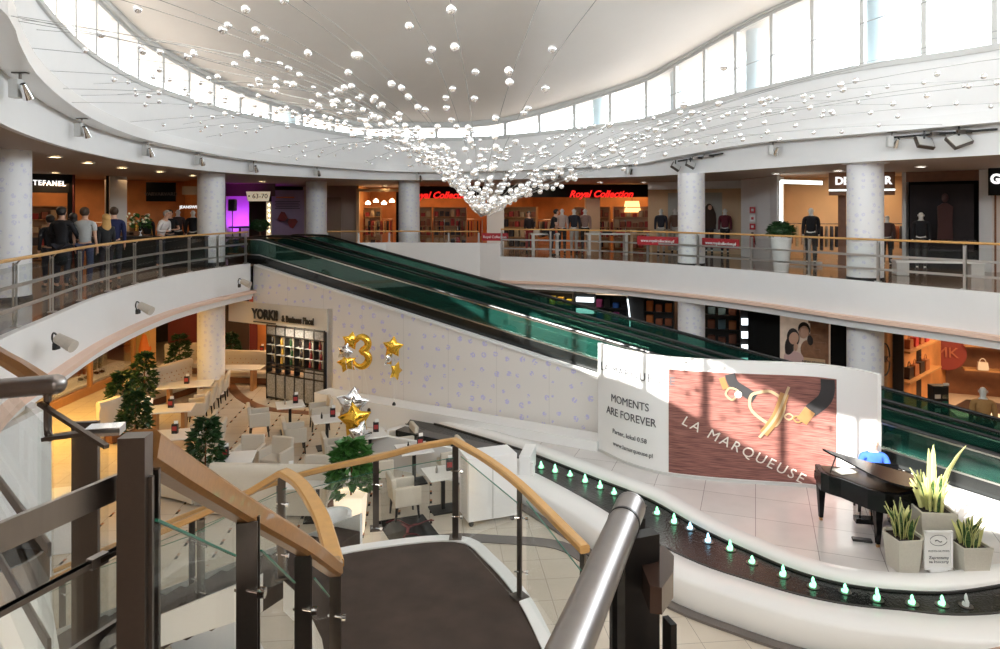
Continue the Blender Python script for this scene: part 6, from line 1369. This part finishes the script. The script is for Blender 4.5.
# ================================================================== HANGING BALL NET
mat('mirror_ball',(.96,.96,.96),.08,m=.75); mat('wire_grey',(.3,.3,.29),.5)
AP=P(481,217,11.3); NW=58; random.seed(3)
ballme=None; balls=[]
for k in range(NW):
    a=2*PI*(k+.5*random.random())/NW; dr=V(math.cos(a),math.sin(a),0)
    ad=math.degrees(math.atan2(dr.y,dr.x))
    shy=-82<ad<-14
    if shy and k%3: continue
    L_=None
    for i in range(NR):
        p=V(rg[i][0]-AP.x,rg[i][1]-AP.y,0); q=V(rg[(i+1)%NR][0]-AP.x,rg[(i+1)%NR][1]-AP.y,0)
        den=dr.x*(q.y-p.y)-dr.y*(q.x-p.x)
        if abs(den)<1e-9: continue
        r=(p.x*(q.y-p.y)-p.y*(q.x-p.x))/den; s=(p.x*dr.y-p.y*dr.x)/den
        if r>0 and 0<=s<=1: L_=r; zend=rg[i][2]+random.uniform(.0,.85); break
    if L_ is None: continue
    def zf(r,L_=L_,zend=zend,dr=dr):
        b0=AP.z; k=3.0+1.5*dr.x; return b0+(zend-b0)*(1-math.exp(-r/k))/(1-math.exp(-L_/k))
    path=[AP+dr*(L_*i/14)+V(0,0,zf(L_*i/14)-AP.z) for i in range(15)]
    b=MB(); b.tube(path,.0035,4); o=b.build('net_wire','wire_grey'); tag(o,'thin grey wire running from the ball cone tip out to the atrium bulkhead','wire','wires of the hanging ball net')
    r=.12+random.random()*.15
    while r<(min(L_-.6,5.5) if shy else L_-.6):
        z=zf(r); jt=.05*min(r,3); balls.append((AP.x+dr.x*r+random.uniform(-jt,jt),AP.y+dr.y*r+random.uniform(-jt,jt),z+random.uniform(-jt,jt*.4))); r+=(.14+.075*r+(.02*r*r if dr.y<-.2 else 0))*random.uniform(.45,1.9)
balls=[b_ for b_ in balls if b_[1]>2.5]
def appar(b_): return -1/((Vector(b_)-V(0,0,EYE)).length)
vis=[b_ for b_ in balls if abs(b_[0]/b_[1]*F)<505 and EYE*0+(b_[2]-EYE)/b_[1]*F<212]
rest=[]
vis.sort(key=appar)
first=None
for i,p in enumerate(vis[:300]):
    if first is None:
        b=MB(); b.sphere((0,0,0),.043,16,10); first=b.build('mirror_ball','mirror_ball',smooth=True)
        first.data.transform(Matrix.Translation(first.location)); tag(first,'small mirrored ball strung on thin wires under the atrium ceiling','ball','mirrored balls of the hanging net'); o=first
    else: o=first.copy(); C.objects.link(o)
    o.location=p
b=MB()
for p in vis[300:]: b.sphere(p,.043,8,6)
o=b.build('mirror_ball_cloud','mirror_ball',smooth=True); tag(o,'far mirrored balls of the hanging net too many to count singly','balls',None,'stuff')
open('/tmp/balls','w').write('%d %d'%(len(balls),len(vis)))
SKY=9; SUN=13; SUN_EL=31; SUN_AZ=-.75; EXPO=.6
# ================================================================== LIGHT & CAMERA
w=bpy.data.worlds.new('World'); bpy.context.scene.world=w; w.use_nodes=True
nt=w.node_tree; bg=nt.nodes['Background']; bg.inputs[0].default_value=(.88,.94,1,1); bg.inputs[1].default_value=SKY
s=bpy.data.lights.new('sun','SUN'); s.energy=SUN; s.angle=.009; s.color=(1,.95,.88)
so=bpy.data.objects.new('sun',s); C.objects.link(so)
el=math.radians(SUN_EL); az=SUN_AZ
d=V(math.sin(az)*math.cos(el),-math.cos(az)*math.cos(el),math.sin(el))   # towards the sun
so.rotation_euler=d.to_track_quat('Z','Y').to_euler()
cam=bpy.data.cameras.new('camera'); co=bpy.data.objects.new('camera',cam); C.objects.link(co)
co.location=(0,0,EYE); co.rotation_euler=(PI/2,0,0); cam.sensor_width=36; cam.lens=36*F/1000; cam.shift_y=-(324.5-210)/1000; cam.clip_start=.05; cam.clip_end=300
sc=bpy.context.scene; sc.camera=co
# portals over the clerestory so that daylight is sampled through the windows
for i in range(0,NR,5):
    a=roff(i,.3); c_=roff((i+5)%NR,.3); lo=min(rg[i][3],rg[(i+5)%NR][3]); hi=max(rg[i][4],rg[(i+5)%NR][4])
    l=bpy.data.lights.new('window_portal','AREA'); l.shape='RECTANGLE'; l.size=(c_-a).length*1.05; l.size_y=hi-lo+.1; l.cycles.is_portal=True
    o=bpy.data.objects.new('window_portal',l); C.objects.link(o); m_=(a+c_)/2; inn=V(1.5-m_.x,13.5-m_.y,0)
    d_=(c_-a).normalized(); nn_=V(-d_.y,d_.x,0)
    if nn_.dot(inn)<0: nn_=-nn_
    m_=m_-nn_*.25; o.location=m_+V(0,0,(lo+hi)/2); o.rotation_euler=nn_.to_track_quat('-Z','Y').to_euler()
sc.view_settings.view_transform='Standard'; sc.view_settings.look='None'; sc.view_settings.gamma=1; sc.view_settings.exposure=EXPO; sc.view_settings.use_curve_mapping=False
sc.cycles.max_bounces=8; sc.cycles.diffuse_bounces=4; sc.cycles.glossy_bounces=4; sc.cycles.transparent_max_bounces=24
sc.cycles.caustics_reflective=False; sc.cycles.caustics_refractive=False; sc.cycles.sample_clamp_indirect=4
sc.cycles.use_denoising=True
